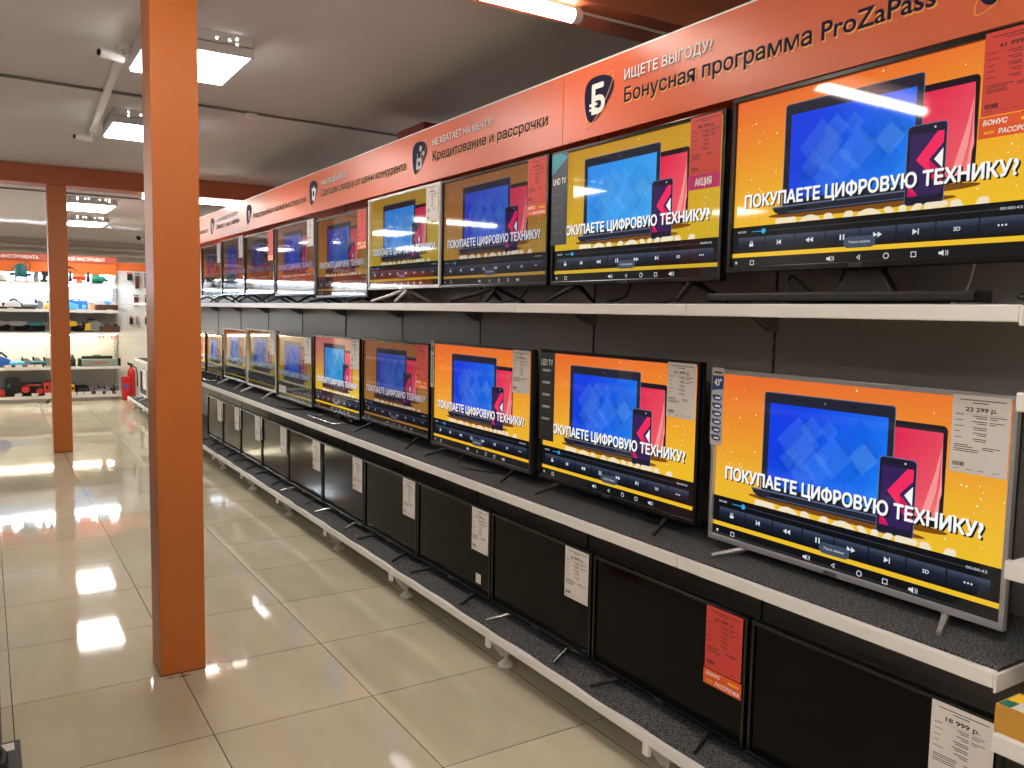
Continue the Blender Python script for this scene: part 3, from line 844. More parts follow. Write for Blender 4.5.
    if extra == 'whitesticker':
        m_ = MB().box(a - .13, a - .085, -.003, -.0018, g + .055, g + .1, M['paper']); m_.build('sticker', t)
    if extra == 'patch':
        m_ = MB().box(-a + .06, -a + .25, -.0025, -.0014, g + .05, g + .11, M['lightgrey']); m_.build('sticker', t)
    return t

XT = 2.04; CH = 1.51238
def zz(k, X=XT): return CH + k * X
TT, MM, BB = 1.552, .741, .173
XLW = 1.89
# top shelf, nearest first
tv('T', .944, .478, zz(.3365), zz(.068), XT, TT, 'black', 'pedestal', 'large bright television above the black soundbar, nearest on the top shelf',
   (1.0, .98, .95), 'redbonus', '41 999 р.', .014)
tv('T', 1.431, .957, zz(.3275), zz(.056), XT, TT, 'black', 'feet', 'bright television with magenta sale sticker and dark feature strip on the top shelf',
   (1, 1, .98), 'redsale', '30 299 р.', .013, 'uhd', bg='mustard')
tv('T', 1.925, 1.445, zz(.329), zz(.0575), XT, TT, 'black', 'vee', 'dim television with red price sheet and spread black feet, right of the white framed one',
   (.62, .6, .7), 'redbonus', '25 999 р.', .012, bg='brown')
tv('T', 2.407, 1.933, zz(.331), zz(.060), XT, TT, 'white', 'vee', 'white framed television on white splayed feet on the top shelf',
   (.55, .6, .66), 'white', '24 999 р.', .013, bg='mustard')
tv('T', 2.882, 2.413, zz(.311), zz(.038), XT, TT, 'gun', 'feet', 'dim television with red price sheet, just left of the white framed one',
   (.45, .42, .45), 'redbonus', '23 499 р.', .012, bg='brown')
tv('T', 3.372, 2.895, zz(.321), zz(.048), XT, TT, 'gun', 'feet', 'dim television with white price sheet between two with red sheets',
   (.3, .24, .42), 'white', '22 999 р.', .012, bg='brown')
tv('T', 3.842, 3.386, zz(.316), zz(.0565), XT, TT, 'black', 'feet', 'very dim television with faded red sheet, third from the column on top',
   (.1, .1, .14), 'redbonus', '21 999 р.', .012, bg='brown')
tv('T', 4.268, 3.853, zz(.324), zz(.0565), XT, TT, 'black', 'feet', 'narrow seeming television second from the column on the top shelf',
   (.16, .14, .26), 'white', '19 999 р.', .012, bg='brown')
tv('T', 4.719, 4.273, zz(.317), zz(.052), XT, TT, 'black', 'feet', 'last television on the top shelf, touching the orange column edge',
   (.06, .08, .07), 'white', '18 499 р.', .012)
# middle shelf
tv('M', .961, .489, zz(-.0845), zz(-.3625), XT, MM, 'silver', 'feet', 'silver framed television marked 43 inch, nearest on the middle shelf',
   (1, 1, 1), 'white', '22 299 р.', .013, 'blue')
tv('M', 1.46, .992, zz(-.076), zz(-.352), XT, MM, 'black', 'feet', 'bright black television with LED TV strip on the middle shelf',
   (1.0, .98, .95), 'white', '31 999 р.', .013, 'led')
tv('M', 1.970, 1.492, zz(-.079), zz(-.353), XT, MM, 'gun', 'feet', 'bright television with green edge sticker on the middle shelf',
   (.98, .88, .9), 'white', '19 799 р.', .012, 'green')
tv('M', 2.453, 1.984, zz(-.0875), zz(-.345), XT, MM, 'black', 'feet', 'dim brownish television with red price sheet on the middle shelf',
   (.55, .46, .5), 'redbonus', '17 999 р.', .013, bg='brown')
tv('M', 2.909, 2.470, zz(-.0915), zz(-.3535), XT, MM, 'black', 'loop', 'television on a chrome loop stand, middle shelf',
   (.85, .8, .86), 'white', '16 999 р.', .013, bg='rose')
tv('M', 3.361, 2.925, zz(-.1015), zz(-.361), XT, MM, 'gun', 'plate', 'television on a flat black base with white patch, middle shelf',
   (.24, .3, .36), 'white', '15 999 р.', .012, None, extra='patch')
tv('M', 3.808, 3.372, zz(-.0935), zz(-.348), XT, MM, 'white', 'feet', 'silver white framed television with white feet near the column, middle shelf',
   (.2, .26, .3), 'white', '15 499 р.', .012, 'dotwhite')
tv('M', 4.24, 3.826, zz(-.102), zz(-.346), XT, MM, 'silver', 'feet', 'small silver edged television, third from the column on the middle shelf',
   (.3, .36, .34), None, '', .012, 'dotwhite')
tv('M', 4.633, 4.27, zz(-.139), zz(-.35), XT, MM, 'black', 'loop', 'smallest lit television, second from the column on the middle shelf',
   (.3, .32, .36), None, '', .012)
tv('M', 5.02, 4.655, zz(-.137), zz(-.352), XT, MM, 'black', 'feet', 'television mostly hidden behind the column on the middle shelf',
   (.8, .8, .6), None, '', .012)
# lowest shelf, switched off
low = [(.861, .481, 'dark switched off television with 18 999 price sheet, nearest on the lowest shelf', 'white', '18 999 р.', None, None, 'matte'),
       (1.259, .869, 'dark television with red price sheet and orange bonus sticker on the lowest shelf', 'redbonus', '18 399 р.', None, None, 'matte'),
       (1.648, 1.266, 'dark television with silver feet, left of the one with a red sheet', 'white', '16 999 р.', None, None, 'chrome'),
       (2.047, 1.654, 'dark television with a small white sticker at its lower corner', 'white', '15 799 р.', None, 'whitesticker', 'matte'),
       (2.429, 2.053, 'dark television directly below the dim one with a red sheet', 'white', '14 999 р.', None, None, 'matte'),
       (2.819, 2.437, 'dark television below the chrome loop stand, lowest shelf', 'white', '13 999 р.', None, None, 'chrome'),
       (3.212, 2.826, 'dark brownish television left of the one below the loop stand', 'white', '12 999 р.', None, None, 'chrome'),
       (3.581, 3.217, 'dark television with blue edge strip, right one of two such', 'white', '11 999 р.', 'dotblue', None, 'matte'),
       (3.934, 3.589, 'dark television with blue edge strip, left one of two such', 'white', '10 999 р.', 'dotblue', None, 'matte'),
       (4.28, 3.945, 'dark television second from the column on the lowest shelf', 'white', '9 999 р.', 'dotwhite', None, 'matte'),
       (4.62, 4.29, 'dark television at the column edge on the lowest shelf', 'white', '9 499 р.', 'dotwhite', None, 'matte')]
for a, b, lab, sk, pr, st, ex, fm in low:
    tv('B', a, b, zz(-.47, XLW), zz(-.689, XLW), XLW, BB, 'black', 'feet', lab, None, sk, pr, .011, st, .147, .198, footm=fm, extra=ex)
tv('B', 6.93, 6.6, .6, .215, XLW, BB, 'white', 'feet', 'pale framed set at the far end of the lowest shelf, left of the near column', None, 'white', '8 999 р.', .02, None, .3, .26)

# soundbar and leads on the top shelf
t = thing('soundbar', 'long black soundbar lying before the nearest top television', 'soundbar', (1.925, 1.45, TT), FACE)
MB().prism(rrect(-.035, .035, 0.004, .03, .008), 'x', -.41, .41, M['matte']).build('body', t)
for sx in (-1, 1): MB().prism(rrect(-.0355, .0355, 0.003, .031, .008), 'x', sx*.41 - .004*(sx<0), sx*.41 + .004*(sx>0) + .0001, M['black']).build('end_cap', t)
def lead(pts, label, r_=.0045, m=None):
    P = [Vector(p) for p in pts]; out = []
    for i in range(len(P) - 1):
        a, b, c, d = P[max(i-1, 0)], P[i], P[i+1], P[min(i+2, len(P)-1)]
        for k in range(6):
            s = k / 6
            out.append(.5*((2*b) + (-a + c)*s + (2*a - 5*b + 4*c - d)*s*s + (-a + 3*b - 3*c + d)*s**3))
    out.append(P[-1])
    tag(MB().tube(out, r_, m or M['matte'], 8).build('power_cable'), label, 'cable', 'leads behind the televisions')
z0 = TT + .006
lead([(2.13, 1.55, 1.68), (2.12, 1.57, 1.6), (2.1, 1.62, z0), (2.08, 1.7, 1.585), (2.1, 1.72, 1.64), (2.13, 1.68, 1.6), (2.14, 1.62, z0)], 'looped black cable under the nearest top television')
lead([(2.0, .985, z0+.002), (2.02, .95, 1.575), (2.0, .965, 1.585), (1.98, .99, 1.57), (2.02, .94, z0), (2.1, .935, z0)], 'short black cable at the right end of the soundbar')
lead([(2.13, 2.5, 1.65), (2.11, 2.52, 1.58), (2.08, 2.6, z0), (2.1, 2.3, z0), (2.12, 2.2, 1.6), (2.13, 2.25, 1.66)], 'black cable hanging below the television with the sale sticker')
lead([(2.14, 1.18, 1.66), (2.15, 1.2, 1.6), (2.14, 1.23, z0), (2.1, 1.3, z0)], 'thin pale cable under the right half of the large television', .003, M['plug'])
lead([(2.12, 3.2, 1.65), (2.1, 3.25, 1.58), (2.08, 3.45, z0), (2.1, 3.7, z0)], 'black cable under the dim television with spread black feet')
lead([(2.12, 2.45, .86), (2.1, 2.42, .78), (2.08, 2.3, MM+.006), (2.1, 2.15, MM+.006)], 'black cable behind the LED TV strip television')
lead([(2.12, 3.7, .86), (2.0, 3.65, MM+.006), (1.98, 3.5, MM+.006), (2.1, 3.3, MM+.006)], 'black cable in front of the green sticker television')

# ------------------------------------------------------------------ shelving at the right edge
t = thing('shelving_unit', 'white edged shelves cut off by the right edge of the picture', 'shelving', (1.8, .44, 0))
for z, nm in ((1.367, 0), (1.012, 1), (.632, 2)):
    s = MB().box(0, .02, -.9, .45, z - .04, z, M['lip'])
    s.box(.02, .47, -.9, .45, z - .02, z - .004, M['lip'])
    s.build('shelf', t, bevel=.003)
MB().box(.47, .48, -.9, .455, .1, 1.9, M['panel']).build('back_panel', t)
for y in (-.9, .44): MB().box(.45, .47, y - .01, y + .01, 0, 1.9, M['dark']).build('upright', t)
s = MB().box(0, .47, -.9, .44, .1, .16, M['lip']); s.build('shelf', t, bevel=.003)
t = thing('carton', 'small yellow box with white label on the right hand shelf', 'box', (1.855, .82, .632))
MB().box(-.04, .06, -.2, .075, 0, .062, mat('yellow_card', (196, 142, 52), .6)).build('body', t, bevel=.002)
m_ = MB().rect(0, 1, 0, 1, 0, M['paper']); m_ = MB()
m_.add([(-.036, -.2, .0626), (.05, -.2, .0626), (.05, .045, .0626), (-.036, .045, .0626)], [(0, 1, 2, 3)], M['paper'])
m_.add([(-.036, .045, .0627), (0, .045, .0627), (0, .07, .0627), (-.036, .07, .0627)], [(0, 1, 2, 3)], M['green'])
m_.add([(0, .045, .0627), (.05, .045, .0627), (.05, .07, .0627), (0, .07, .0627)], [(0, 1, 2, 3)], M['yellowink'])
m_.build('label', t)
t = thing('tape_roll', 'dark roll standing behind the yellow box on the right shelf', 'roll', (1.99, .80, .632))
pr = [(.05, -.02), (.05, .02), (.03, .02), (.03, -.02), (.05, -.02)]
MB().lathe([(.052, -.025), (.055, -.02), (.055, .02), (.052, .025)], (0, 0, .055), mat('dark_mauve_plastic', (70, 54, 64), .4), 24, 'x').build('body', t)
MB().lathe([(.028, -.0262), (.028, -.0252)], (0, 0, .055), M['matte'], 20, 'x').build('core', t)

# ------------------------------------------------------------------ left gondola (its front is at the left edge of the picture)
t = thing('shelving_unit', 'low shelving at the left edge of the picture holding a dark box', 'shelving', (0, 4.0, 0))
MB().box(-.5, .008, -1.6, 1.35, 0, .13, M['upright']).build('base', t, bevel=.004)
MB().box(-.52, -.5, -1.6, 1.35, 0, 1.5, M['panel']).build('back_panel', t)
for z in (.55, .95, 1.35):
    s = MB().box(-.07, -.05, -1.6, 1.35, z - .04, z, M['lip']); s.box(-.5, -.07, -1.6, 1.35, z - .02, z - .004, M['shelf']); s.build('shelf', t)
t = thing('carton', 'dark box with a small white label at the lower left corner', 'box', (-.13, 2.49, .13))
MB().box(-.17, .18, -.18, .13, 0, .165, mat('dark_grey_card', (58, 60, 62), .6)).build('body', t, bevel=.003)
MB().add([(.115, .07, .1656), (.165, .07, .1656), (.165, .115, .1656), (.115, .115, .1656)], [(0, 1, 2, 3)], M['paper']).build('label', t)
cl = MB()
pts = [(-.05 + .06*math.cos(k*.5), 2.43 + .09*math.sin(k*.5), .13 + .165 + .012 + .0009*k) for k in range(50)]
tag(cl.tube(pts, .01, M['matte'], 8).build('cable_coil'), 'black coil of cable on the dark box at the lower left', 'cable')

t = thing('shelving_unit', 'unseen aisle shelving added beyond the left edge to block floor glare on dark televisions', 'shelving', (-.85, 9.0, 0))  # made-up unit out of view, keeps lamp reflections off the dark screens
MB().box(-.3, .3, -3, 3, 0, .14, M['upright']).build('base', t, bevel=.004)
MB().box(-.012, .012, -3, 3, .1405, 1.75, M['panel']).build('back_panel', t)
for z in (.5, .85, 1.2, 1.55):
    for sx in (-1, 1):
        s = MB().box(sx*.28 - .01, sx*.28 + .01, -3, 3, z - .04, z, M['lip']); s.box(min(sx*.0125, sx*.2695), max(sx*.0125, sx*.2695), -3, 3, z - .02, z - .004, M['shelf']); s.build('shelf', t)
for y in range(-3, 4): MB().box(-.02, .02, y - .02, y + .02, .1405, 1.78, M['upright']).build('upright', t)

# ------------------------------------------------------------------ far tool display
YD = 14.55
tg = thing('shelving_unit', 'brightly lit shelving of power tools at the far end of the hall', 'shelving', (0, YD, 0))
XA, XZ = -3.4, 1.83
MB().box(XA, XZ, .44, .46, .1, 2.1, mat('white_display_back', (186, 187, 186), .5)).build('back_panel', tg)
hd = MB().box(XA, XZ, .28, .30, 2.17, 2.275, mat('red_orange_header', (184, 84, 62), .45))
hd.box(XA, XZ, .30, .32, 1.985, 2.17, M['fascia'])
for x0, x1, s_ in ((.08, .735, 'ДЛЯ ИНСТРУМЕНТА'), (1.0, 1.66, 'РУЧНОЙ ИНСТРУМЕНТ'), (-2.2, -1.3, 'ИНСТРУМЕНТ')):
    hd.text(s_, x0, x1, 2.195, .05, .2792, M['whiteink'], .02)
hd.build('header', tg)
for x in (-2.6, -1.7, -.1, .81, 1.79):
    p_ = MB().box(x - .015, x + .015, .42, .45, 0, 2.2, M['lightgrey'])
    for j in range(34): p_.box(x - .004, x + .004, .4185, .42, .15 + j*.06, .18 + j*.06, M['ink'])
    p_.build('upright', tg)
for z, d in ((1.84, .02), (1.425, 0), (1.08, 0), (.542, 0), (.10, -.02)):
    s = MB().box(XA, XZ, d, d + .02, z - .04, z, M['lip']); s.box(XA, XZ, d + .02, .44, z - .02, z - .004, M['shelf'])
    s.build('shelf', tg)
for z, mm in ((1.797, 'shelf_lamp'), (1.037, 'warm_lamp')):
    MB().tube([(XA + .1, .12, z), (XZ - .05, .12, z)], .012, M[mm], 8).build('lamp', tg)
MB().tube([(XA + .1, .36, 1.97), (XZ - .05, .36, 1.97)], .012, M['shelf_lamp'], 8).build('lamp', tg)
# price cards on the lips
cards = MB()
cx = [(.13, 1.41), (.34, 1.41), (1.25, 1.405), (1.4, 1.405), (1.68, 1.405), (.42, .535), (.58, .535), (.68, .535), (.28, .535), (.4, .1), (.62, .1), (.8, .1), (1.13, .1), (1.24, .1), (1.34, .1), (1.5, .1), (1.64, .1), (1.79, .1)]
for x, z in cx:
    dz = .0 if z > 1 else .0
    o = MB().box(x - .045, x + .045, -.024, -.021, z - .03 + (.0 if z > .6 else .02), z + .03 + (.0 if z > .6 else .02), M['paper']).build('price_card', tg)

def C(name, rgb, ro=.45): return mat(name, rgb, ro)
K = dict(blk=M['matte'], tealt=C('teal_tool', (20, 92, 96)), org=C('orange_tool', (226, 84, 30)), grn=C('green_tool', (22, 130, 104)), blu=C('blue_tool', (24, 92, 180)), lblu=C('light_blue_tool', (90, 180, 230)),
         yel=C('yellow_tool', (236, 186, 40)), redt=C('red_tool', (206, 52, 40)), grey=C('grey_tool', (128, 128, 126)), wht=M['paper'], brn=C('brown_tray', (78, 48, 34)), sage=C('sage_case', (132, 150, 132)), peach=C('peach_plastic', (232, 170, 120)), drk=C('dark_red_tool', (96, 34, 36)))
def item(name, label, cat, mb, x, z, y=.2, group='tools on the lit display shelves', parts=()):
    t = thing(name, label, cat, (x, YD + y, z), 0, group)
    if name in ('power_drill', 'jigsaw', 'circular_saw'): t.scale = (1.08, 1.08, 1.25)
    if name == 'angle_grinder': t.scale = ((.8, .8, .95) if z < .2 else (1, 1, 1.15))
    mb.build('body', t, bevel=.004)
    made = {}
    for n, p in parts: made[n] = p.build(n, made['handle'] if n in ('battery', 'latch') and 'handle' in made else t, bevel=.002)
    return t
def drill(c):
    b = MB().prism([(-.1, .13), (.07, .13), (.1, .115), (.1, .085), (.06, .07), (-.02, .07), (-.1, .08)], 'y', -.03, .03, K[c])
    h = MB().prism([(-.08, .075), (-.03, .075), (-.04, .03), (-.085, .03)], 'y', -.02, .02, K['blk'])
    bt = MB().prism([(-.11, .03), (-.02, .03), (-.02, 0), (-.11, 0)], 'y', -.035, .035, K['blk'])
    ch = MB().lathe([(.02, 0), (.016, .03), (.006, .05)], (.1, 0, .1), K['grey'], 10, 'x')
    return b, (('handle', h), ('battery', bt), ('chuck', ch))
def grinder(c):
    b = MB().tube([(-.12, 0, .05), (0, 0, .05), (.08, 0, .05)], [.028, .034, .03], K[c], 10)
    d = MB().lathe([(.055, -.006), (.058, 0), (.055, .006)], (.1, 0, .062), K['grey'], 16, 'y')
    return b, (('disc', d), ('handle', MB().tube([(.06, 0, .07), (.05, .0, .13)], .014, K['blk'], 8)), ('rest', MB().box(-.1, .05, -.03, .03, 0, .022, K['blk'])))
def case(c, w, h, d=.18, latch='blk'):
    b = MB().box(-w/2, w/2, -d/2, d/2, 0, h, K[c])
    hd_ = MB().ring((-.05, .05, h, h + .03), (-.038, .038, h, h + .02), -.01, .01, K['blk'])
    l_ = MB().box(-w/2 + .03, -w/2 + .06, -d/2 - .004, -d/2, h*.5, h*.75, K[latch])
    return b, (('handle', hd_), ('latch', l_))
# top shelf of the display
b = MB().lathe([(.085, .07), (.09, .09), (.09, .2), (.075, .24), (.04, .27)], (0, 0, 0), K['tealt'], 18)
item('router_tool', 'large teal router with side handles on the top display shelf', 'power tool', b, .49, 1.84, .18, parts=(
    ('base_plate', MB().box(-.09, .09, -.08, .08, 0, .012, K['blk'])), ('column', MB().box(-.08, -.06, -.01, .01, .012, .09, K['grey'])), ('column', MB().box(.06, .08, -.01, .01, .012, .09, K['grey'])),
    ('handle', MB().lathe([(.02, -.03), (.026, 0), (.02, .03)], (-.115, 0, .11), K['blk'], 10, 'x')), ('handle', MB().lathe([(.02, -.03), (.026, 0), (.02, .03)], (.115, 0, .11), K['blk'], 10, 'x')),
    ('cord', MB().tube([(.03, 0, .25), (.09, 0, .3), (.13, 0, .27), (.12, 0, .2), (.1, .02, .15)], .006, K['blk'], 6))))
b = MB().prism([(-.08, 0), (.09, 0), (.08, .06), (.02, .09), (-.07, .07)], 'y', -.06, .06, K['wht'])
item('plane_tool', 'white tool with black foot left of the teal router', 'power tool', b, .2, 1.852, .12, parts=(('sole', MB().box(-.09, .1, -.062, .062, -.011, -.0005, K['blk'])), ('knob', MB().lathe([(.02, 0), (.028, .02), (.015, .04)], (-.03, 0, .08), K['grey'], 10))))
b = MB().lathe([(.036, .002), (.036, .1), (.03, .11)], (0, 0, 0), K['grey'], 16)
item('container', 'grey tin with dark lid right of the teal router', 'tin', b, .69, 1.84, .12, 'small goods on the lit display shelves', parts=(('lid', MB().lathe([(.038, .1105), (.038, .145), (.03, .15)], (0, 0, 0), K['tealt'], 16)),))
b, p_ = drill('blk')
item('power_drill', 'black drill standing beside the far column on the top display shelf', 'power tool', b, .86, 1.84, .12, parts=p_)
b = MB().tube([(-.09, 0, .1), (.09, 0, .1)], .05, K['org'], 14)
item('bench_grinder', 'orange bench grinder with two black wheels and a lamp', 'power tool', b, 1.275, 1.84, .15, parts=(
    ('wheel', MB().lathe([(.075, -.02), (.08, 0), (.075, .02)], (-.125, 0, .1), K['blk'], 18, 'x')), ('wheel', MB().lathe([(.075, -.02), (.08, 0), (.075, .02)], (.125, 0, .1), K['blk'], 18, 'x')),
    ('foot', MB().prism([(-.05, 0), (.05, 0), (.03, .06), (-.03, .06)], 'y', -.05, .05, K['org'])), ('lamp', MB().tube([(0, 0, .145), (-.03, 0, .2), (-.1, 0, .235), (-.16, 0, .25)], [.005, .005, .012, .022], K['blk'], 8))))
b = MB().tube([(-.09, 0, .07), (.05, 0, .07), (.1, 0, .09)], [.06, .06, .03], K['grn'], 14)
item('water_pump', 'green water pump right of the orange bench grinder', 'power tool', b, 1.54, 1.84, .13, parts=(('handle', MB().box(-.1, .02, -.015, .015, .126, .142, K['blk'])), ('foot', MB().box(-.09, .06, -.05, .05, 0, .012, K['blk'])), ('nozzle', MB().lathe([(.016, 0), (.016, .035)], (.1, 0, .05), K['blk'], 10, 'x'))))
# second shelf
for x, c, lab in ((.13, 'wht', 'white sander at the left end of the second display shelf'), (.37, 'wht', 'white sander above the left pair of price cards'), (.62, 'grey', 'grey grinder next to the far column on the second display shelf')):
    if c == 'grey': b, p_ = grinder('grey'); item('angle_grinder', lab, 'power tool', b, x, 1.425, .13, parts=p_)
    else:
        b = MB().prism([(-.12, .03), (.11, .03), (.1, .08), (.02, .12), (-.09, .1)], 'y', -.05, .05, K['wht'])
        item('sander', lab, 'power tool', b, x, 1.425, .13, parts=(('pad', MB().box(-.12, .11, -.05, .05, 0, .028, K['blk'])), ('grip', MB().tube([(-.04, 0, .12), (.02, 0, .145), (.06, 0, .12)], .016, K['blk'], 8))))
b, p_ = case('blk', .5, .09, .12); item('tool_case', 'dark flat case behind the white sanders', 'case', b, .42, 1.425, .33, parts=p_)
b = MB().lathe([(.04, .002), (.045, .05), (.03, .09), (.012, .1)], (0, 0, 0), K['yel'], 14)
item('container', 'yellow bottle by the far column on the second display shelf', 'bottle', b, .83, 1.425, .1, 'small goods on the lit display shelves', parts=(('cap', MB().lathe([(.014, .1005), (.014, .125)], (0, 0, 0), K['blk'], 10)),))
b, p_ = case('blu', .3, .14, .12, 'lblu'); item('tool_case', 'dark blue case on the second display shelf', 'case', b, 1.24, 1.425, .3, parts=p_)
b = MB().prism([(-.1, 0), (.1, 0), (.09, .06), (-.02, .09), (-.1, .06)], 'y', -.05, .05, K['lblu'])
item('jigsaw', 'light blue jigsaw before the dark blue case', 'power tool', b, 1.15, 1.43, .12, parts=(('grip', MB().tube([(-.07, 0, .085), (0, 0, .115), (.06, 0, .08)], .014, K['blu'], 8)),))
b = MB().lathe([(.03, .002), (.035, .05), (.02, .08)], (0, 0, 0), K['lblu'], 14)
item('container', 'small blue bottle between the blue case and the brown tray', 'bottle', b, 1.33, 1.425, .1, 'small goods on the lit display shelves', parts=(('cap', MB().lathe([(.016, .0805), (.014, .1)], (0, 0, 0), K['blu'], 10)),))
b = MB().lathe([(.045, .002), (.05, .05), (.035, .09)], (0, 0, 0), K['peach'], 14)
item('container', 'peach coloured jar left of the upper brown tray', 'jar', b, 1.43, 1.425, .1, 'small goods on the lit display shelves', parts=(('lid', MB().lathe([(.037, .0905), (.037, .105)], (0, 0, 0), K['org'], 12)),))
def tray(label, x, z, w, h):
    m_ = MB().box(-w/2, w/2, -.1, .1, 0, .01, K['brn']); m_.ring((-w/2, w/2, .0101, h), (-w/2 + .001, w/2 - .001, .0102, h - .0001), -.1, -.092, K['brn'])
    m_.box(-w/2, w/2, -.1, -.09, .0102, h, K['brn']); m_.box(-w/2, w/2, .09, .1, .0102, h, K['brn'])
    m_.box(-w/2, -w/2 + .01, -.09, .09, .0102, h, K['brn']); m_.box(w/2 - .01, w/2, -.09, .09, .0102, h, K['brn'])
    tag(m_.build('tray', loc=(x, YD + .13, z)), label, 'tray', 'brown trays on the display')
tray('brown tray holding clear packs on the second display shelf', 1.65, 1.425, .31, .085)
for i, (dx, c) in enumerate(((-.08, 'wht'), (.02, 'lblu'), (.1, 'wht'))):
    b = MB().prism([(-.04, 0), (.04, 0), (.035, .15 - .02*i), (-.035, .14)], 'y', -.03, .03, K[c])
    item('blister_pack', ('left white', 'middle pale blue', 'right white')[i] + ' pack standing in the upper brown tray', 'package', b, 1.65 + dx, 1.4355, .13, 'packs in the brown trays', parts=(('card', MB().box(-.03, .03, -.0315, -.0301, .03, .08, K['redt'] if i != 1 else K['grey'])),))
# third shelf
for x, c, lab in ((.16, 'grey', 'grey drill at the left of the third display shelf'), (.42, 'grey', 'second grey drill on the third display shelf'), (.67, 'tealt', 'teal drill on the third display shelf')):
    b, p_ = drill(c); item('power_drill', lab, 'power tool', b, x, 1.08, .14, parts=p_)
b, p_ = case('blk', .75, .13, .1); item('tool_case', 'long black case behind the drills on the third display shelf', 'case', b, .42, 1.08, .33, parts=p_)
b, p_ = drill('yel'); item('power_drill', 'yellow drill just right of the far column', 'power tool', b, 1.12, 1.08, .12, parts=p_)
b, p_ = grinder('blk'); item('angle_grinder', 'black grinder between the yellow drill and yellow saw', 'power tool', b, 1.27, 1.08, .22, parts=p_)
b = MB().prism([(-.1, .02), (.1, .02), (.1, .08), (.0, .12), (-.08, .1)], 'y', -.04, .04, K['yel'])
item('circular_saw', 'yellow and black saw left of the lower brown tray', 'power tool', b, 1.44, 1.08, .12, parts=(('blade', MB().lathe([(.07, -.002), (.07, .002)], (.04, -.046, .075), K['grey'], 18, 'y')), ('grip', MB().tube([(-.08, 0, .11), (-.06, 0, .16), (.03, 0, .15), (.05, 0, .1)], .014, K['blk'], 8)), ('shoe', MB().box(-.11, .11, -.045, .045, 0, .018, K['blk']))))
tray('brown tray of black parts on the third display shelf', 1.68, 1.08, .29, .1)
for i in range(4):
    b = MB().lathe([(.03, .001), (.032, .08 + .015*(i % 2)), (.015, .11 + .015*(i % 2))], (0, 0, 0), K['blk' if i % 2 else 'grey'], 12)
    item('container', ('first', 'second', 'third', 'fourth')[i] + ' dark container from the left in the lower brown tray', 'container', b, 1.58 + i*.065, 1.0905, .13, 'containers in the lower brown tray')
for i, x in enumerate((1.55, 1.73)):
    m_ = MB().box(-.04, .04, -.002, .002, -.055, 0, M['stick']); m_.text('%', -.025, .025, -.045, .03, -.0024, M['whiteink'], .03)
    tag(m_.build('shelf_talker', loc=(x, YD - .004, 1.038)), ('left' if i == 0 else 'right') + ' orange tag hanging below the lower brown tray', 'tag', 'orange tags below the tray')
# fourth shelf
b = MB().prism([(-.1, .02), (.1, .02), (.11, .09), (-.02, .14), (-.1, .1)], 'y', -.04, .04, K['blu'])
item('jigsaw', 'blue jigsaw at the left of the fourth display shelf', 'power tool', b, .2, .542, .14, parts=(('shoe', MB().box(-.11, .11, -.04, .04, 0, .018, K['grey'])), ('grip', MB().tube([(-.07, 0, .12), (0, 0, .18), (.07, 0, .12)], .015, K['blk'], 8))))
for i, (x, c, lab) in enumerate(((.42, 'lblu', 'pale blue grinder on the fourth display shelf'), (.57, 'blu', 'dark blue grinder on the fourth display shelf'), (.71, 'tealt', 'dark green grinder next to the far column, fourth display shelf'))):
    b, p_ = grinder(c); item('angle_grinder', lab, 'power tool', b, x, .542, .12 + .12*(i % 2), parts=p_)
b = MB().lathe([(.04, .001), (.045, .1), (.02, .14), (.018, .16)], (0, 0, 0), K['blk'], 14)
item('container', 'dark bottle right of the far column on the fourth display shelf', 'bottle', b, 1.15, .542, .1, 'small goods on the lit display shelves', parts=(('cap', MB().lathe([(.022, .1605), (.02, .19)], (0, 0, 0), K['grey'], 12)),))
b = MB().box(-.26, .26, -.08, .08, 0, .11, K['sage'])
item('tool_case', 'long sage green case with black ends on the fourth display shelf', 'case', b, 1.53, .542, .14, parts=(('end_cap', MB().box(-.3, -.2605, -.085, .085, 0, .12, K['blk'])), ('end_cap', MB().box(.2605, .3, -.085, .085, 0, .12, K['blk'])), ('stripe', MB().box(-.13, .13, -.0825, -.0802, .045, .06, K['redt']))))
b = MB().box(-.22, .22, -.03, .03, .0, .045, K['blk'])
item('spirit_level', 'long black tool lying on the sage green case', 'power tool', b, 1.5, .653, .15, parts=(('grip', MB().box(-.06, .05, -.035, .035, .0455, .07, K['grey'])),))
# lowest shelf
b, p_ = case('blk', .2, .26, .16, 'grn'); item('tool_case', 'tall black case on the lowest display shelf', 'case', b, .34, .10, .2, parts=p_)
b, p_ = case('redt', .12, .1, .14); item('tool_case', 'small red case left of the tall black case', 'case', b, .17, .10, .12, parts=p_)
b = MB().lathe([(.05, .001), (.055, .03), (.03, .06)], (0, 0, 0), K['grn'], 14); item('container', 'green tub before the tall black case', 'tub', b, .42, .10, .03, 'small goods on the lit display shelves', parts=(('lid', MB().lathe([(.032, .0605), (.03, .07)], (0, 0, 0), K['blk'], 12)),))
b = MB().box(-.15, .15, -.08, .08, 0, .2, K['blk'])
item('compressor', 'black and red compressor on the lowest display shelf', 'power tool', b, .6, .10, .2, parts=(('drum', MB().lathe([(.05, -.03), (.06, 0), (.05, .03)], (-.1, -.115, .1), K['redt'], 16, 'y')), ('drum', MB().lathe([(.04, -.03), (.05, 0), (.04, .03)], (.09, -.115, .07), K['redt'], 16, 'y')), ('stripe', MB().box(-.08, .1, -.083, -.0801, .15, .17, K['redt']))))
b, p_ = case('redt', .15, .2, .14); item('tool_case', 'red case beside the far column on the lowest display shelf', 'case', b, .82, .10, .16, parts=p_)
b, p_ = case('yel', .07, .16, .12); item('tool_case', 'yellow case right of the far column on the lowest display shelf', 'case', b, 1.13, .10, .14, parts=p_)
b, p_ = drill('blk')
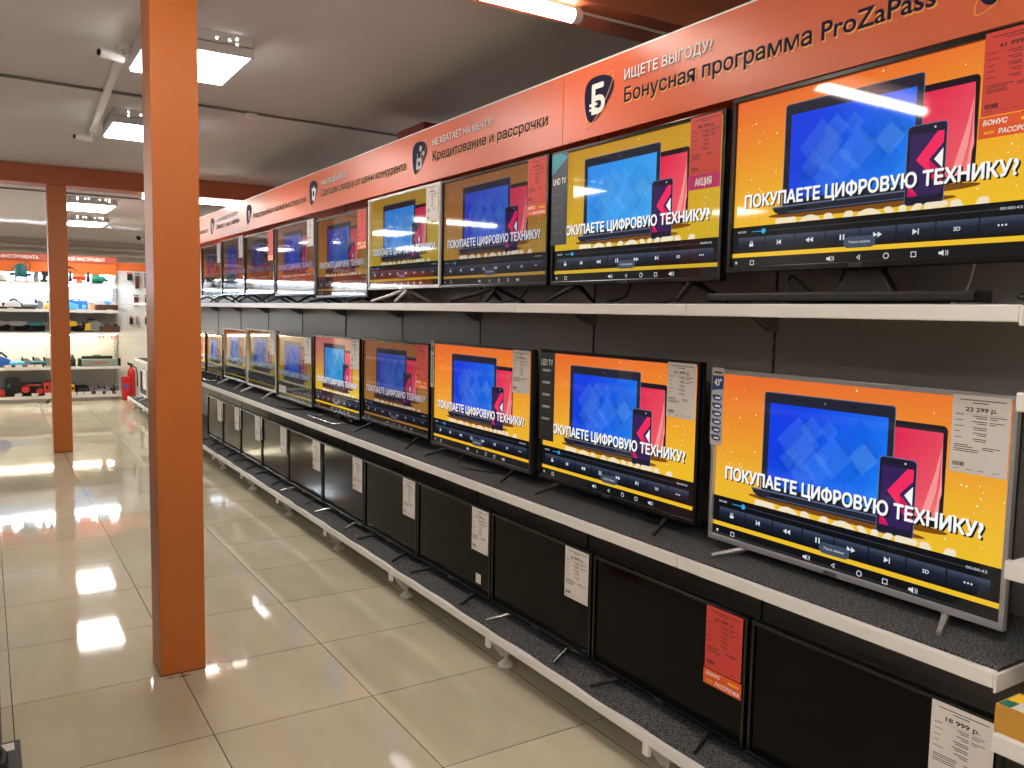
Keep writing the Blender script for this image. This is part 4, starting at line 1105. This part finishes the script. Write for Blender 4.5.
item('nail_gun', 'black nail gun right of the yellow case', 'power tool', b, 1.27, .10, .33, parts=p_)
for x, y, c, lab in ((1.31, .1, 'blk', 'black grinder in front of the nail gun on the lowest display shelf'), (1.48, .26, 'drk', 'dark red grinder in the middle of the lowest display shelf'),
                     (1.55, .1, 'grey', 'grey grinder on the lowest display shelf'), (1.7, .26, 'drk', 'dark red grinder at the right end of the lowest display shelf')):
    b, p_ = grinder(c); item('angle_grinder', lab, 'power tool', b, x, .10, y, parts=p_)

# white pegboard to the right of the display
def peg_mat():
    m, nt, b = newmat('white_pegboard')
    br = nt.nodes.new('ShaderNodeTexBrick'); br.offset = .5
    br.inputs['Color1'].default_value = lin((232, 230, 224)); br.inputs['Color2'].default_value = lin((226, 224, 218)); br.inputs['Mortar'].default_value = lin((204, 200, 192))
    br.inputs['Scale'].default_value = 1; br.inputs['Mortar Size'].default_value = .003; br.inputs['Brick Width'].default_value = .1; br.inputs['Row Height'].default_value = .04
    tc = nt.nodes.new('ShaderNodeTexCoord'); mp = nt.nodes.new('ShaderNodeMapping'); mp.inputs['Rotation'].default_value = (PI/2, 0, 0)
    nt.links.new(tc.outputs['Object'], mp.inputs[0]); nt.links.new(mp.outputs[0], br.inputs['Vector'])
    nt.links.new(br.outputs['Color'], b.inputs['Base Color']); b.inputs['Roughness'].default_value = .5
    return m
pgt = thing('pegboard', 'white pegboard panel with orange top right of the tool display', 'pegboard', (2.6, 15.05, 0))
MB().box(-.745, 1.2, 0, .03, 0, 2.07, peg_mat()).build('board', pgt)
MB().box(-.745, 1.2, -.01, .03, 2.0705, 2.2, M['fascia']).build('header', pgt)
for z in (2.06, 1.7, 1.34):
    for x in (2.05, 2.17, 2.3):
        MB().tube([(x - 2.6, 0, z), (x - 2.6, -.09, z)], .004, M['chrome'], 6).build('hook', pgt)
hang = [(2.04, 2.05, .09, .14, 'blk', 'black charger hanging at the top left of the pegboard'), (2.15, 2.05, .07, .28, 'drk', 'tall dark pack hanging in the top row of the pegboard'),
        (2.285, 2.05, .06, .26, 'grey', 'grey pack hanging at the right of the top pegboard row'), (2.13, 1.69, .075, .2, 'drk', 'dark pack hanging in the middle pegboard row'), (2.29, 1.69, .06, .2, 'blk', 'black pack right in the middle pegboard row'),
        (2.05, 1.33, .06, .14, 'blk', 'small black pack left in the lowest pegboard row'), (2.14, 1.33, .05, .14, 'grey', 'small grey pack in the lowest pegboard row'), (2.285, 1.33, .06, .14, 'blk', 'small black pack right in the lowest pegboard row')]
for x, z, w_, h_, c, lab in hang:
    t = thing('hanging_pack', lab, 'package', (x, 15.0, z), 0, 'packs hanging on the pegboard')
    MB().box(-w_/2, w_/2, -.003, .0, -h_, .012, M['paper']).build('card', t)
    MB().prism(rrect(-w_*.42, w_*.42, -h_*.95, -h_*.2, .008), 'y', -.03, -.0032, K[c]).build('body', t)
    MB().box(-w_/2, w_/2, -.0045, -.0032, -h_*.16, -.004, K['redt'] if h_ < .15 else K['grey']).build('title_strip', t)
# fire corner
t = thing('fire_extinguisher', 'red fire extinguisher standing right of the tool display', 'fire extinguisher', (1.985, 14.62, 0))
MB().lathe([(.055, 0), (.062, .01), (.062, .42), (.05, .47), (.022, .5), (.02, .52)], (0, 0, 0), M['red'], 22).build('cylinder', t)
MB().lathe([(.018, .5205), (.018, .55)], (0, 0, 0), M['matte'], 14).build('valve', t)
MB().prism([(-.05, .552), (.03, .552), (.03, .565), (-.06, .6)], 'y', -.012, .012, M['matte']).build('handle', t)
MB().tube([(.02, 0, .535), (.07, 0, .5), (.085, 0, .4), (.085, 0, .2)], .01, M['matte'], 8).build('hose', t)
t = thing('fire_box', 'red fire box with blue emblem left of the extinguisher', 'box', (1.885, 14.5, 0))
MB().box(-.055, .055, -.06, .06, .0, .375, M['red']).build('body', t, bevel=.004)
MB().prism(ell(0, .23, .03, .045, 18), 'y', -.0615, -.0605, mat('blue_emblem', (60, 90, 190), .5)).build('emblem', t)

# small specks and scuffs on the floor by the column
sp = MB()
for x, y, a in ((.60, 3.50, .02), (.65, 3.495, .03), (.77, 3.58, .016)):
    sp.add([(x - a, y, .0006), (x, y - a*.3, .0006), (x + a, y + .004, .0006), (x, y + a*.3, .0006)], [(0, 1, 2, 3)], M['rust'])
tag(sp.build('scuff_marks'), 'brown scuff marks on the tiles around the foot of the column', 'stain')

# ------------------------------------------------------------------ world and view
wd = bpy.data.worlds.new('world'); sc.world = wd; wd.use_nodes = True
wd.node_tree.nodes['Background'].inputs[0].default_value = (.5, .5, .5, 1)
wd.node_tree.nodes['Background'].inputs[1].default_value = .02
sc.view_settings.view_transform = 'Standard'; sc.view_settings.look = 'None'
sc.view_settings.exposure = 0.0; sc.view_settings.gamma = 1.0; sc.view_settings.use_curve_mapping = False
sc.cycles.use_denoising = True
sc.cycles.sample_clamp_indirect = 6
sc.cycles.max_bounces = 8
